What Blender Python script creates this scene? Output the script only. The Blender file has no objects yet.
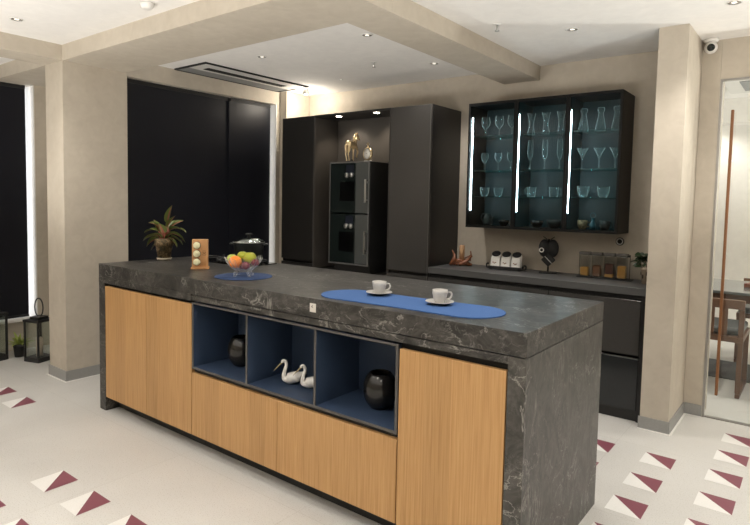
import bpy, bmesh, math, random
from mathutils import Vector, Matrix
random.seed(7)
PI = math.pi
S = bpy.context.scene
C = S.collection
CEIL = 2.325
BEAM = 2.222

# ------------------------------------------------------------------ materials
def new_mat(name):
    m = bpy.data.materials.new(name); m.use_nodes = True
    nt = m.node_tree; b = nt.nodes['Principled BSDF']
    return m, nt, b

def plain(name, col, rough=0.5, metal=0.0, emit=None, es=0.0, coat=0.0, spec=0.5, bump=0.0, bscale=80):
    m, nt, b = new_mat(name)
    b.inputs['Base Color'].default_value = (*col, 1)
    b.inputs['Roughness'].default_value = rough
    b.inputs['Metallic'].default_value = metal
    b.inputs['Coat Weight'].default_value = coat
    b.inputs['Specular IOR Level'].default_value = spec
    if emit:
        b.inputs['Emission Color'].default_value = (*emit, 1)
        b.inputs['Emission Strength'].default_value = es
    n = nt.nodes.new('ShaderNodeTexNoise'); n.inputs['Scale'].default_value = bscale
    tc = nt.nodes.new('ShaderNodeTexCoord'); nt.links.new(tc.outputs['Object'], n.inputs['Vector'])
    mx = nt.nodes.new('ShaderNodeMix'); mx.data_type = 'RGBA'
    mx.inputs[6].default_value = (*[c * 0.93 for c in col], 1); mx.inputs[7].default_value = (*[min(1, c * 1.07) for c in col], 1)
    nt.links.new(n.outputs['Fac'], mx.inputs[0]); nt.links.new(mx.outputs[2], b.inputs['Base Color'])
    if bump:
        bp = nt.nodes.new('ShaderNodeBump'); bp.inputs['Strength'].default_value = bump; bp.inputs['Distance'].default_value = 0.002
        nt.links.new(n.outputs['Fac'], bp.inputs['Height']); nt.links.new(bp.outputs['Normal'], b.inputs['Normal'])
    return m

def ramp(nt, fac, stops):
    r = nt.nodes.new('ShaderNodeValToRGB')
    cr = r.color_ramp
    while len(cr.elements) < len(stops): cr.elements.new(0.5)
    for e, (p, c) in zip(cr.elements, stops): e.position = p; e.color = (*c, 1)
    nt.links.new(fac, r.inputs['Fac']); return r.outputs['Color']

def noise(nt, vec, scale, detail=4, dist=0.0, rough=0.5):
    n = nt.nodes.new('ShaderNodeTexNoise'); n.inputs['Scale'].default_value = scale; n.inputs['Detail'].default_value = detail
    n.inputs['Distortion'].default_value = dist; n.inputs['Roughness'].default_value = rough
    nt.links.new(vec, n.inputs['Vector']); return n.outputs['Fac']

def coords(nt, scale=(1, 1, 1), rot=(0, 0, 0)):
    tc = nt.nodes.new('ShaderNodeTexCoord'); mp = nt.nodes.new('ShaderNodeMapping')
    mp.inputs['Scale'].default_value = scale; mp.inputs['Rotation'].default_value = rot
    nt.links.new(tc.outputs['Object'], mp.inputs['Vector']); return mp.outputs['Vector']

def mixc(nt, fac, a, b, mode='MIX'):
    m = nt.nodes.new('ShaderNodeMix'); m.data_type = 'RGBA'; m.blend_type = mode
    for s, v in ((0, fac), (6, a), (7, b)):
        if hasattr(v, 'is_output'): nt.links.new(v, m.inputs[s])
        elif s == 0: m.inputs[0].default_value = v
        else: m.inputs[s].default_value = (*v, 1)
    return m.outputs[2]

def plaster(name, a, b_, rough=0.75):
    m, nt, b = new_mat(name)
    v = coords(nt)
    f = noise(nt, v, 1.6, 5, 0.6, 0.6)
    c = ramp(nt, f, [(0.3, a), (0.7, b_)])
    f2 = noise(nt, v, 14, 4, 0.8)
    c2 = mixc(nt, 0.06, c, ramp(nt, f2, [(0.3, (0.15, 0.12, 0.09)), (0.7, (0.9, 0.85, 0.75))]))
    nt.links.new(c2, b.inputs['Base Color']); b.inputs['Roughness'].default_value = rough
    bp = nt.nodes.new('ShaderNodeBump'); bp.inputs['Strength'].default_value = 0.12; bp.inputs['Distance'].default_value = 0.003
    nt.links.new(f2, bp.inputs['Height']); nt.links.new(bp.outputs['Normal'], b.inputs['Normal'])
    return m

def stone(name, dark, mid, vein, rough, streak):
    m, nt, b = new_mat(name)
    v = coords(nt, streak)
    base = ramp(nt, noise(nt, v, 8.5, 9, 1.8, 0.70), [(0.40, dark), (0.53, tuple((a + c) / 2 for a, c in zip(dark, mid))), (0.64, mid)])
    n1 = noise(nt, v, 4.2, 6, 1.8, 0.6)
    vm = ramp(nt, n1, [(0.486, (0, 0, 0)), (0.5, (1, 1, 1)), (0.514, (0, 0, 0))])
    msk = ramp(nt, noise(nt, v, 3.5, 5, 0.8, 0.6), [(0.46, (0, 0, 0)), (0.60, (0.8, 0.8, 0.8))])
    vv = mixc(nt, 1.0, vm, msk, 'MULTIPLY')
    n2 = noise(nt, v, 12, 7, 2.2, 0.65)
    vm2 = ramp(nt, n2, [(0.484, (0, 0, 0)), (0.5, (0.6, 0.6, 0.6)), (0.516, (0, 0, 0))])
    msk2 = ramp(nt, noise(nt, v, 6, 4, 0.5, 0.6), [(0.42, (0, 0, 0)), (0.62, (0.7, 0.7, 0.7))])
    vs = mixc(nt, 1.0, vv, mixc(nt, 1.0, vm2, msk2, 'MULTIPLY'), 'ADD')
    nt.links.new(mixc(nt, vs, base, vein), b.inputs['Base Color'])
    b.inputs['Roughness'].default_value = rough
    return m

def oak(name):
    m, nt, b = new_mat(name)
    v = coords(nt, (55, 20, 1.1))
    g = noise(nt, v, 3.0, 6, 0.25, 0.62)
    c = ramp(nt, g, [(0.28, (0.38, 0.198, 0.068)), (0.5, (0.50, 0.283, 0.112)), (0.75, (0.585, 0.36, 0.158))])
    tc = nt.nodes.new('ShaderNodeTexCoord'); sp = nt.nodes.new('ShaderNodeSeparateXYZ'); nt.links.new(tc.outputs['Object'], sp.inputs[0])
    mt = nt.nodes.new('ShaderNodeMath'); mt.operation = 'MULTIPLY'; mt.inputs[1].default_value = 1 / 0.113; nt.links.new(sp.outputs[0], mt.inputs[0])
    fl = nt.nodes.new('ShaderNodeMath'); fl.operation = 'FLOOR'; nt.links.new(mt.outputs[0], fl.inputs[0])
    wn = nt.nodes.new('ShaderNodeTexWhiteNoise'); wn.noise_dimensions = '1D'; nt.links.new(fl.outputs[0], wn.inputs['W'])
    tone = ramp(nt, wn.outputs['Value'], [(0, (0.86, 0.85, 0.83)), (1, (1.0, 1.0, 1.0))])
    nt.links.new(mixc(nt, 1.0, c, tone, 'MULTIPLY'), b.inputs['Base Color'])
    b.inputs['Roughness'].default_value = 0.48
    return m

def floor_mat(name):
    m, nt, b = new_mat(name)
    v = coords(nt)
    c = ramp(nt, noise(nt, v, 1.3, 4, 0.4), [(0.3, (0.56, 0.55, 0.525)), (0.7, (0.63, 0.62, 0.595))])
    sp = ramp(nt, noise(nt, v, 190, 2), [(0.30, (0.72, 0.70, 0.66)), (0.42, (1, 1, 1)), (0.66, (1, 1, 1)), (0.74, (1.15, 1.15, 1.15))])
    c = mixc(nt, 1.0, c, sp, 'MULTIPLY')
    br = nt.nodes.new('ShaderNodeTexBrick'); br.offset = 0; br.inputs['Scale'].default_value = 1
    br.inputs['Mortar Size'].default_value = 0.0015; br.inputs['Brick Width'].default_value = 0.84; br.inputs['Row Height'].default_value = 0.84
    br.inputs['Color1'].default_value = (0.97, 0.97, 0.97, 1); br.inputs['Color2'].default_value = (1, 1, 1, 1); br.inputs['Mortar'].default_value = (0.86, 0.85, 0.83, 1)
    nt.links.new(v, br.inputs['Vector'])
    nt.links.new(mixc(nt, 1.0, c, br.outputs['Color'], 'MULTIPLY'), b.inputs['Base Color'])
    b.inputs['Roughness'].default_value = 0.42
    return m

def clear(name, tint=(0.9, 0.97, 0.96), edge=0.65, base=0.04, rough=0.05, ecol=(0.9, 0.97, 0.96), rim=False):
    """thin clear glass: lets light through, bright reflective rims"""
    m = bpy.data.materials.new(name); m.use_nodes = True; nt = m.node_tree; nt.nodes.clear()
    o = nt.nodes.new('ShaderNodeOutputMaterial'); mx = nt.nodes.new('ShaderNodeMixShader')
    t = nt.nodes.new('ShaderNodeBsdfTransparent'); t.inputs[0].default_value = (*tint, 1)
    g = nt.nodes.new('ShaderNodeBsdfGlossy'); g.inputs['Roughness'].default_value = rough; g.inputs[0].default_value = (*ecol, 1)
    lw = nt.nodes.new('ShaderNodeLayerWeight'); lw.inputs['Blend'].default_value = 0.35
    mr = nt.nodes.new('ShaderNodeMapRange'); mr.inputs['To Min'].default_value = base; mr.inputs['To Max'].default_value = edge
    fac = lw.outputs['Facing']
    if rim:                                   # white diffuse edges paint in the bright outlines of the glass
        pw = nt.nodes.new('ShaderNodeMath'); pw.operation = 'POWER'; pw.inputs[1].default_value = 1.3; nt.links.new(fac, pw.inputs[0]); fac = pw.outputs[0]
        g2 = nt.nodes.new('ShaderNodeBsdfDiffuse'); g2.inputs[0].default_value = (*ecol, 1); m2 = nt.nodes.new('ShaderNodeMixShader'); m2.inputs[0].default_value = 0.75
        nt.links.new(g.outputs[0], m2.inputs[1]); nt.links.new(g2.outputs[0], m2.inputs[2]); g = m2
    nt.links.new(fac, mr.inputs['Value']); nt.links.new(mr.outputs[0], mx.inputs[0])
    nt.links.new(t.outputs[0], mx.inputs[1]); nt.links.new(g.outputs[0], mx.inputs[2]); nt.links.new(mx.outputs[0], o.inputs[0])
    return m

M = {}
M['plaster'] = plaster('beige limewash plaster', (0.455, 0.405, 0.332), (0.525, 0.472, 0.393))
M['ceiling'] = plaster('white ceiling paint', (0.82, 0.805, 0.78), (0.84, 0.825, 0.80), 0.9)
M['white_wall'] = plaster('white wall paint', (0.74, 0.72, 0.68), (0.80, 0.78, 0.74), 0.8)
M['floor'] = floor_mat('pale terrazzo floor')
M['inlay_white'] = plain('white inlay', (0.77, 0.765, 0.74), 0.42, bscale=150)
M['inlay_plum'] = plain('plum inlay', (0.215, 0.066, 0.090), 0.42, bscale=150)
M['baseboard'] = plain('grey skirting', (0.30, 0.30, 0.29), 0.5)
M['caulk'] = plain('white caulk', (0.8, 0.79, 0.76), 0.6)
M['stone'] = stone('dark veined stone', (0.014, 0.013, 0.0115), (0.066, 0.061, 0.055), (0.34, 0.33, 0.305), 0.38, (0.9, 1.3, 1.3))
M['stone_end_lit'] = stone('lit veined stone with upright streaks', (0.030, 0.028, 0.025), (0.088, 0.083, 0.075), (0.33, 0.32, 0.295), 0.38, (0.9, 1.3, 0.8))  # same stone with a lighter base, painting in light on the end panel
M['oak'] = oak('ribbed oak veneer')
M['blue'] = plain('blue lacquer lining', (0.036, 0.058, 0.105), 0.45)
M['grey_edge'] = plain('grey edge band', (0.075, 0.070, 0.067), 0.5)
M['black'] = plain('matt black', (0.008, 0.008, 0.008), 0.6)
M['channel'] = plain('black grip channel', (0.006, 0.006, 0.006), 0.7)
M['anthracite'] = plain('anthracite satin front', (0.047, 0.0445, 0.042), 0.27)
M['anth_dark'] = plain('dark cabinet front', (0.016, 0.015, 0.014), 0.38)
M['smoked'] = plain('smoked glass front', (0.020, 0.022, 0.023), 0.12)
M['anth_side'] = plain('black cabinet side', (0.010, 0.009, 0.009), 0.32)
M['niche_wall'] = plain('dark taupe niche lining', (0.055, 0.049, 0.044), 0.5)
M['worktop'] = plain('charcoal laminate worktop', (0.070, 0.070, 0.071), 0.42)
M['blind'] = plain('black blind fabric', (0.0080, 0.0088, 0.0135), 0.40, spec=0.3, bscale=300)
M['steel'] = plain('brushed steel', (0.55, 0.55, 0.54), 0.28, 1.0)
M['chrome'] = plain('chrome', (0.8, 0.8, 0.8), 0.12, 1.0)
M['oven_glass'] = plain('black oven glass', (0.010, 0.015, 0.014), 0.10)
M['oven_strip'] = plain('grey oven glass strip', (0.10, 0.11, 0.11), 0.25, 0.4)
M['oven_black'] = plain('oven window', (0.002, 0.002, 0.002), 0.08)
M['oven_frame'] = plain('grey oven frame', (0.16, 0.16, 0.16), 0.4, 0.4)
M['display'] = plain('oven display', (0.003, 0.004, 0.008), 0.3, emit=(0.05, 0.10, 0.2), es=0.02)
M['gold'] = plain('polished gold', (0.72, 0.58, 0.37), 0.28, 1.0)
M['dark_base'] = plain('dark bronze', (0.05, 0.045, 0.04), 0.4, 0.5)
M['white_gloss'] = plain('white ceramic', (0.80, 0.78, 0.74), 0.2)
M['cup'] = plain('off white stoneware', (0.50, 0.485, 0.455), 0.35)
M['white_plastic'] = plain('white plastic', (0.78, 0.77, 0.74), 0.4)
M['swan_beak'] = plain('dull gold beak', (0.32, 0.27, 0.16), 0.35, 0.5)
M['vase'] = plain('black glazed vase', (0.010, 0.009, 0.008), 0.18)
M['felt'] = plain('blue felt', (0.048, 0.125, 0.33), 0.9, bump=0.4, bscale=500)
M['felt_dark'] = plain('navy felt', (0.026, 0.055, 0.145), 0.9, bump=0.4, bscale=500)
M['beech'] = plain('light beech', (0.62, 0.33, 0.14), 0.45, bscale=30)
M['cream'] = plain('cream cap', (0.80, 0.77, 0.50), 0.5)
M['engrave'] = plain('engraved brown', (0.22, 0.10, 0.04), 0.6)
M['orange'] = plain('orange peel', (0.90, 0.26, 0.01), 0.42, bump=0.4, bscale=220)
M['apple'] = plain('green apple skin', (0.40, 0.44, 0.03), 0.3, bscale=14)
M['lime'] = plain('pale green apple skin', (0.52, 0.60, 0.12), 0.35, bscale=14)
M['red'] = plain('dark red fruit skin', (0.20, 0.012, 0.02), 0.28, bscale=20)
M['stem'] = plain('woody stem', (0.10, 0.06, 0.03), 0.7)
M['bowl_glass'] = clear('cut glass', (0.98, 0.985, 0.985), 0.9, 0.07, 0.06, (0.95, 0.96, 0.98), rim=True)
M['pane'] = clear('clear pane', (0.90, 0.93, 0.92), 0.35, 0.04, 0.02)
M['door_glass'] = clear('smoked cabinet glass', (0.62, 0.72, 0.74), 0.12, 0.012, 0.02, (0.8, 0.8, 0.8))
M['shelf_glass'] = clear('glass shelf', (0.66, 0.84, 0.84), 0.35, 0.04, 0.05, (0.5, 0.8, 0.8))
M['tumbler'] = clear('drinking glass', (0.90, 0.97, 0.97), 1.0, 0.03, 0.12, (0.85, 1.0, 1.0), rim=True)
M['jar_clear'] = clear('clear acrylic', (0.86, 0.86, 0.85), 0.5, 0.07, 0.08)
M['cab_inner'] = plain('teal black cabinet lining', (0.014, 0.038, 0.045), 0.45)
M['cab_frame'] = plain('black aluminium frame', (0.003, 0.003, 0.003), 0.5, spec=0.2)
M['cab_side'] = plain('dark brown cabinet side', (0.016, 0.013, 0.010), 0.6, spec=0.3)
M['led'] = plain('cool led strip', (0.9, 0.95, 1), 0.5, emit=(0.84, 0.95, 1.0), es=36.0)
M['lamp_on'] = plain('lit lamp', (1, 1, 1), 0.5, emit=(1.0, 0.88, 0.70), es=30.0)
M['lamp_soft'] = plain('lamp lens', (0.9, 0.9, 0.85), 0.3, emit=(1.0, 0.90, 0.75), es=0.9)
m_, nt_, b_ = new_mat('mossy clay pot'); M['terracotta'] = m_
nt_.links.new(ramp(nt_, noise(nt_, coords(nt_), 38, 4, 1.5, 0.6), [(0.40, (0.05, 0.04, 0.018)), (0.52, (0.17, 0.11, 0.05)), (0.64, (0.30, 0.22, 0.12))]), b_.inputs['Base Color']); b_.inputs['Roughness'].default_value = 0.7
M['pot_saucer'] = plain('pale clay saucer', (0.50, 0.44, 0.34), 0.7)
M['pot_black'] = plain('black plastic pot', (0.012, 0.012, 0.012), 0.5)
M['soil'] = plain('soil', (0.03, 0.02, 0.014), 0.9)
M['leaf'] = plain('green leaf', (0.115, 0.150, 0.035), 0.4, bscale=30)
M['leaf_pink'] = plain('pink leaf heart', (0.36, 0.12, 0.085), 0.45, bscale=30)
M['leaf_lime'] = plain('yellow green leaf', (0.30, 0.36, 0.08), 0.5, bscale=30)
M['leaf_dark'] = plain('dark green leaf', (0.018, 0.04, 0.014), 0.35)
M['pan'] = plain('dark enamel pot', (0.022, 0.026, 0.025), 0.35)
M['lid_glass'] = clear('pot lid glass', (0.45, 0.45, 0.44), 0.8, 0.25, 0.12)
M['hob'] = plain('black hob glass', (0.004, 0.004, 0.004), 0.08)
M['iron'] = plain('cast iron', (0.012, 0.012, 0.012), 0.55)
M['candle'] = plain('tan wax', (0.50, 0.30, 0.16), 0.5)
M['candle_white'] = plain('ivory wax', (0.55, 0.45, 0.36), 0.5)
M['driftwood'] = plain('polished root wood', (0.19, 0.065, 0.028), 0.28, bscale=25)
M['pasta'] = plain('yellow pasta', (0.60, 0.32, 0.06), 0.6, bump=1.0, bscale=90)
M['nuts'] = plain('brown nuts', (0.20, 0.09, 0.04), 0.6, bump=1.0, bscale=90)
M['mix'] = plain('dark mixed spice', (0.10, 0.035, 0.02), 0.6, bump=1.0, bscale=90)
M['smoke_lid'] = plain('grey smoked lid', (0.14, 0.13, 0.12), 0.25)
M['pot_patt'] = plain('patterned pale pot', (0.42, 0.34, 0.25), 0.5, bscale=60)
M['pot_mark'] = plain('dark pot pattern', (0.05, 0.03, 0.02), 0.5)
M['lantern_glass'] = clear('lantern glass', (0.86, 0.90, 0.88), 0.3, 0.06, 0.05)
M['walnut'] = plain('walnut', (0.13, 0.060, 0.030), 0.42, bscale=30)
M['bar_wood'] = plain('oiled teak bar', (0.19, 0.078, 0.026), 0.5, bscale=30)
M['cushion'] = plain('grey leather', (0.055, 0.060, 0.060), 0.35)
M['table_top'] = plain('glossy grey table top', (0.15, 0.16, 0.16), 0.12)
M['rug'] = plain('dark grey rug', (0.10, 0.10, 0.10), 0.9, bscale=200)
M['frame_grey'] = plain('aluminium door frame', (0.36, 0.35, 0.33), 0.35, 0.7)
M['ac_grey'] = plain('grey louvre panel', (0.20, 0.21, 0.21), 0.45)
M['ac_white'] = plain('white louvre panel', (0.66, 0.65, 0.62), 0.45)
M['clock_face'] = plain('white clock face', (0.85, 0.83, 0.78), 0.4)
M['tag'] = plain('silver sticker', (0.72, 0.69, 0.64), 0.35, 0.2)
M['clay_blue'] = plain('dark teal bottle', (0.02, 0.10, 0.13), 0.3)
M['book'] = plain('reddish brown book cover', (0.16, 0.05, 0.03), 0.5)
M['paper'] = plain('white paper', (0.75, 0.76, 0.78), 0.7)

# ------------------------------------------------------------------ mesh builder
class G:
    def __init__(s): s.bm = bmesh.new(); s.mi = 0
    def _tag(s, faces):
        for f in faces: f.material_index = s.mi
    def box(s, x0, x1, y0, y1, z0, z1, bev=0.0, seg=2, mtx=None):
        r = bmesh.ops.create_cube(s.bm, size=1)
        vs = r['verts']
        for v in vs: v.co = Vector(((x0 + x1) / 2 + v.co.x * (x1 - x0), (y0 + y1) / 2 + v.co.y * (y1 - y0), (z0 + z1) / 2 + v.co.z * (z1 - z0)))
        fs = list({f for v in vs for f in v.link_faces}); s._tag(fs)
        if bev > 0:
            es = list({e for v in vs for e in v.link_edges})
            rr = bmesh.ops.bevel(s.bm, geom=es, offset=bev, segments=seg, profile=0.5, affect='EDGES')
            s._tag(rr['faces']); vs = list({v for f in rr['faces'] for v in f.verts} | {v for v in vs if v.is_valid})
        if mtx is not None:
            for v in vs: v.co = mtx @ v.co
        return s
    def lathe(s, prof, c=(0, 0, 0), n=32, sx=1, sy=1, mtx=None):
        rings = []
        for r, z in prof:
            if r < 1e-6: rings.append([s.bm.verts.new((c[0], c[1], c[2] + z))])
            else: rings.append([s.bm.verts.new((c[0] + sx * r * math.cos(2 * PI * i / n), c[1] + sy * r * math.sin(2 * PI * i / n), c[2] + z)) for i in range(n)])
        fs = []
        for a, b in zip(rings, rings[1:]):
            for i in range(n):
                j = (i + 1) % n
                if len(a) == 1 and len(b) == 1: continue
                if len(a) == 1: f = s.bm.faces.new((a[0], b[j], b[i]))
                elif len(b) == 1: f = s.bm.faces.new((a[i], a[j], b[0]))
                else: f = s.bm.faces.new((a[i], a[j], b[j], b[i]))
                fs.append(f)
        for f in fs: f.smooth = True
        s._tag(fs)
        if mtx is not None:
            for rg in rings:
                for v in rg: v.co = mtx @ v.co
        return s
    def cyl(s, c, r, h, n=24, mtx=None):
        return s.lathe([(0, 0), (r, 0), (r, h), (0, h)], c, n, mtx=mtx)
    def tube(s, pts, rad, n=10, closed=False, smooth=3, flat=1.0):
        P = [Vector(p) for p in pts]; R = [rad] * len(P) if not hasattr(rad, '__len__') else list(rad)
        if smooth > 1 and len(P) > 2:
            Q, RR = [], []; L = len(P); last = L if closed else L - 1
            for i in range(last):
                p0 = P[(i - 1) % L] if closed or i > 0 else P[i]; p1 = P[i]; p2 = P[(i + 1) % L]
                p3 = P[(i + 2) % L] if closed or i + 2 < L else p2
                for k in range(smooth):
                    t = k / smooth
                    Q.append(0.5 * ((2 * p1) + (-p0 + p2) * t + (2 * p0 - 5 * p1 + 4 * p2 - p3) * t * t + (-p0 + 3 * p1 - 3 * p2 + p3) * t ** 3))
                    RR.append(R[i] + (R[(i + 1) % L] - R[i]) * (t * t * (3 - 2 * t)))
            if not closed: Q.append(P[-1]); RR.append(R[-1])
            P, R = Q, RR
        rings = []; L = len(P); up = None
        for i in range(L):
            a = P[(i - 1) % L] if closed or i > 0 else P[i]; b = P[(i + 1) % L] if closed or i < L - 1 else P[i]
            d = (b - a).normalized()
            if up is None:
                up = Vector((0, 0, 1)) if abs(d.z) < 0.9 else Vector((1, 0, 0))
            u = (up - d * up.dot(d)).normalized(); w = d.cross(u); up = u
            rings.append([s.bm.verts.new(P[i] + (u * math.cos(2 * PI * k / n) + w * flat * math.sin(2 * PI * k / n)) * R[i]) for k in range(n)])
        fs = []
        for i in range(L if closed else L - 1):
            a, b = rings[i], rings[(i + 1) % L]
            for k in range(n):
                fs.append(s.bm.faces.new((a[k], b[k], b[(k + 1) % n], a[(k + 1) % n])))
        if not closed:
            fs.append(s.bm.faces.new(rings[0])); fs.append(s.bm.faces.new(list(reversed(rings[-1]))))
        for f in fs: f.smooth = True
        s._tag(fs); return s
    def prism(s, poly, z0, z1, mtx=None):
        a = [s.bm.verts.new((x, y, z0)) for x, y in poly]; b = [s.bm.verts.new((x, y, z1)) for x, y in poly]
        fs = [s.bm.faces.new(list(reversed(a))), s.bm.faces.new(b)]
        for i in range(len(poly)):
            j = (i + 1) % len(poly); fs.append(s.bm.faces.new((a[i], a[j], b[j], b[i])))
        s._tag(fs)
        if mtx is not None:
            for v in a + b: v.co = mtx @ v.co
        return s
    def poly(s, pts):
        f = s.bm.faces.new([s.bm.verts.new(p) for p in pts]); f.material_index = s.mi; return s
    def ball(s, c, r, sc=(1, 1, 1), n=24):
        prof = [(r * math.sin(PI * i / 14), -r * math.cos(PI * i / 14) * sc[2]) for i in range(15)]
        prof[0] = (0, prof[0][1]); prof[-1] = (0, prof[-1][1])
        return s.lathe(prof, c, n, sc[0], sc[1])
    def leaf(s, base, d, length, width, droop=0.3, heart=True, roll=0.0, mats=(0, 1), n=7):
        d = Vector(d).normalized(); side = d.cross(Vector((0, 0, 1)))
        side = side.normalized() if side.length > 1e-3 else Vector((1, 0, 0))
        nrm = side.cross(d).normalized(); side = (side * math.cos(roll) + nrm * math.sin(roll)).normalized()
        p = Vector(base); rows = []; cur = d.copy()
        for i in range(n + 1):
            t = i / n; w = width * 0.5 * (math.sin(PI * min(1, t ** 0.75)) ** 0.8 if 0 < t < 1 else 0.02)
            nn = side.cross(cur).normalized()
            rows.append([s.bm.verts.new(p - side * w + nn * w * 0.35), s.bm.verts.new(p - side * w * 0.24 + nn * w * 0.05), s.bm.verts.new(p), s.bm.verts.new(p + side * w * 0.24 + nn * w * 0.05), s.bm.verts.new(p + side * w + nn * w * 0.35)])
            p = p + cur * (length / n); cur = (cur + Vector((0, 0, -1)) * droop / n).normalized()
        for a, b in zip(rows, rows[1:]):
            for k in range(4):
                f = s.bm.faces.new((a[k], a[k + 1], b[k + 1], b[k])); f.smooth = True
                f.material_index = mats[1] if heart and k in (1, 2) else mats[0]
        return s
    def build(s, name, mats, parent=None, world=False, solid=0.0, subsurf=0, label=None):
        bmesh.ops.recalc_face_normals(s.bm, faces=s.bm.faces)
        if world and parent is not None:
            for v in s.bm.verts: v.co -= parent.location
        me = bpy.data.meshes.new(name); s.bm.to_mesh(me); s.bm.free()
        for m in (mats if isinstance(mats, (list, tuple)) else [mats]): me.materials.append(M[m] if isinstance(m, str) else m)
        o = bpy.data.objects.new(name, me); C.objects.link(o)
        if parent: o.parent = parent
        if solid:
            md = o.modifiers.new('thick', 'SOLIDIFY'); md.thickness = solid; md.offset = 0
        if subsurf:
            md = o.modifiers.new('sub', 'SUBSURF'); md.levels = subsurf; md.render_levels = subsurf
        if label: o['label'] = label
        return o

def tag(o, label, cat, group=None):
    o['label'] = label; o['category'] = cat
    if group: o['group'] = group
    return o
def thing(name, label, cat, loc=(0, 0, 0), rz=0.0, group=None):
    o = bpy.data.objects.new(name, None); o.empty_display_size = 0.05; C.objects.link(o)
    o.location = loc; o.rotation_euler = (0, 0, rz); return tag(o, label, cat, group)
def struct(name, g, mats, label=None, parent=None):
    o = g.build(name, mats, parent)
    if parent is None: o['kind'] = 'structure'
    if label: o['label'] = label
    return o
def dup(root, loc, label, rz=None, scale=None, name=None):
    r = root.copy(); C.objects.link(r); r.location = loc
    if name: r.name = name
    if rz is not None: r.rotation_euler = (0, 0, rz)
    if scale is not None: r.scale = (scale,) * 3
    r['label'] = label
    for ch in list(root.children):
        c = ch.copy(); C.objects.link(c); c.parent = r
        for gch in list(ch.children):
            d = gch.copy(); C.objects.link(d); d.parent = c
    return r
def rx(a): return Matrix.Rotation(a, 4, 'X')
def ry(a): return Matrix.Rotation(a, 4, 'Y')
def rzm(a): return Matrix.Rotation(a, 4, 'Z')
def tr(*v): return Matrix.Translation(v)
YAW = math.radians(37.7)          # many small things face the room's corner at this angle
def off(c, u, w, z=0):            # u to the right, w away, in that turned frame
    return (c[0] + u * math.cos(YAW) - w * math.sin(YAW), c[1] + u * math.sin(YAW) + w * math.cos(YAW), c[2] + z)

# ------------------------------------------------------------------ the room
g = G()
g.box(-5.6, 3.0, -3.2, 7.4, -0.08, 0.0)
def inlay(x, y, w=0.147, h=0.148):
    z = 0.0012
    g.mi = 1; g.poly([(x, y, z), (x, y + h, z), (x + w, y, z)])
    g.mi = 2; g.poly([(x, y + h, z), (x + w, y + h, z), (x + w, y, z)])
    g.mi = 0
INLAYS = []
FLOOR = g

g = G(); g.box(-5.6, 3.0, -3.2, 7.4, CEIL, CEIL + 0.08)
struct('ceiling', g, 'ceiling')
# beams
g = G(); g.box(-5.3, -1.70, 1.847, 2.30, BEAM, CEIL); struct('trim_1', g, 'plaster', 'plastered ceiling beam running from the left pillar')
g = G(); g.box(-1.985, -1.70, 2.301, 4.149, BEAM, CEIL); struct('trim_2', g, 'plaster', 'plastered ceiling beam running to the back wall')
g = G(); g.box(-4.401, -4.141, -3.0, 1.846, BEAM, CEIL); struct('trim_3', g, 'plaster', 'plastered ceiling beam running forward from the left pillar')
# left pillar and window wall
g = G(); g.box(-4.401, -4.141, 1.847, 2.31, 0, BEAM); struct('wall_left_pillar', g, 'plaster')
g = G()
WY0, WY1, WZ0, WZ1 = 2.311, 3.80, 0.45, 2.20
g.box(-4.30, -4.141, WY0, WY1, 0, WZ0); g.box(-4.30, -4.141, WY0, WY1, WZ1, CEIL); g.box(-4.30, -4.141, WY1, 3.845, 0, CEIL)
g.box(-4.30, -4.055, 3.845, 4.149, 0, CEIL)
struct('wall_left', g, 'plaster')
g = G(); g.box(-4.298, -4.13, WY0, WY1 - 0.001, WZ0 + 0.001, WZ0 + 0.02)
g.box(-4.298, -4.139, WY1 - 0.008, WY1 - 0.001, WZ0 + 0.0205, WZ1 - 0.001)
struct('window_1', g, 'white_wall', 'white sill and reveal around the black blinds')
# far left window wall
g = G()
g.box(-5.46, -5.30, -3.0, 2.133, 0, 0.24); g.box(-5.46, -5.30, -3.0, 2.133, 2.222, CEIL); g.box(-5.46, -5.30, 2.133, 2.34, 0, CEIL); g.box(-5.46, -5.30, -3.2, -0.3, 0.24, 2.222)
struct('wall_far_left', g, 'plaster')
g = G(); g.box(-5.30, -4.402, 2.30, 2.34, 0, BEAM); g.box(-4.402, -4.30, 2.311, 2.34, 0, CEIL); struct('wall_far_left_return', g, 'plaster')
g = G(); g.box(-5.459, -5.27, -0.3, 2.132, 0.241, 0.258)
g.box(-5.459, -5.298, 2.124, 2.132, 0.2585, 2.221)
struct('window_2', g, 'white_wall', 'white sill and reveal of the window behind the lanterns')
# back wall
g = G(); g.box(-4.30, -0.535, 4.15, 4.28, 0, CEIL)
struct('wall_back', g, 'plaster')
g = G(); g.box(-0.793, -0.639, 3.631, 4.149, 0, CEIL)
struct('wall_right_pillar', g, 'plaster')
# wall with the glass door
g = G(); g.box(-0.638, -0.535, 4.082, 4.149, 0, CEIL); g.box(-0.534, 1.10, 4.082, 4.15, 2.09, CEIL); g.box(1.10, 3.0, 4.082, 4.15, 0, CEIL)
struct('wall_right', g, 'plaster')
g = G(); g.box(2.80, 2.95, -3.0, 4.081, 0, CEIL)
struct('wall_side', g, 'plaster')
# front wall, behind the viewer
g = G(); g.box(-5.3, 3.0, -3.2, -3.05, 0, CEIL)
struct('wall_front', g, 'plaster')
# dining room beyond the door
g = G(); g.box(-3.0, 3.0, 7.2, 7.35, 0, CEIL); struct('wall_dining', g, 'white_wall')
g = G(); g.box(-2.6, -2.5, 4.285, 7.19, 0, CEIL); g.box(2.9, 3.0, 4.285, 7.19, 0, CEIL); struct('wall_dining_side', g, 'white_wall')
g = G(); g.box(-2.49, 2.89, 6.3, 6.5, 2.10, CEIL - 0.001); struct('trim_4', g, 'white_wall', 'white bulkhead in the dining room')
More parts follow.
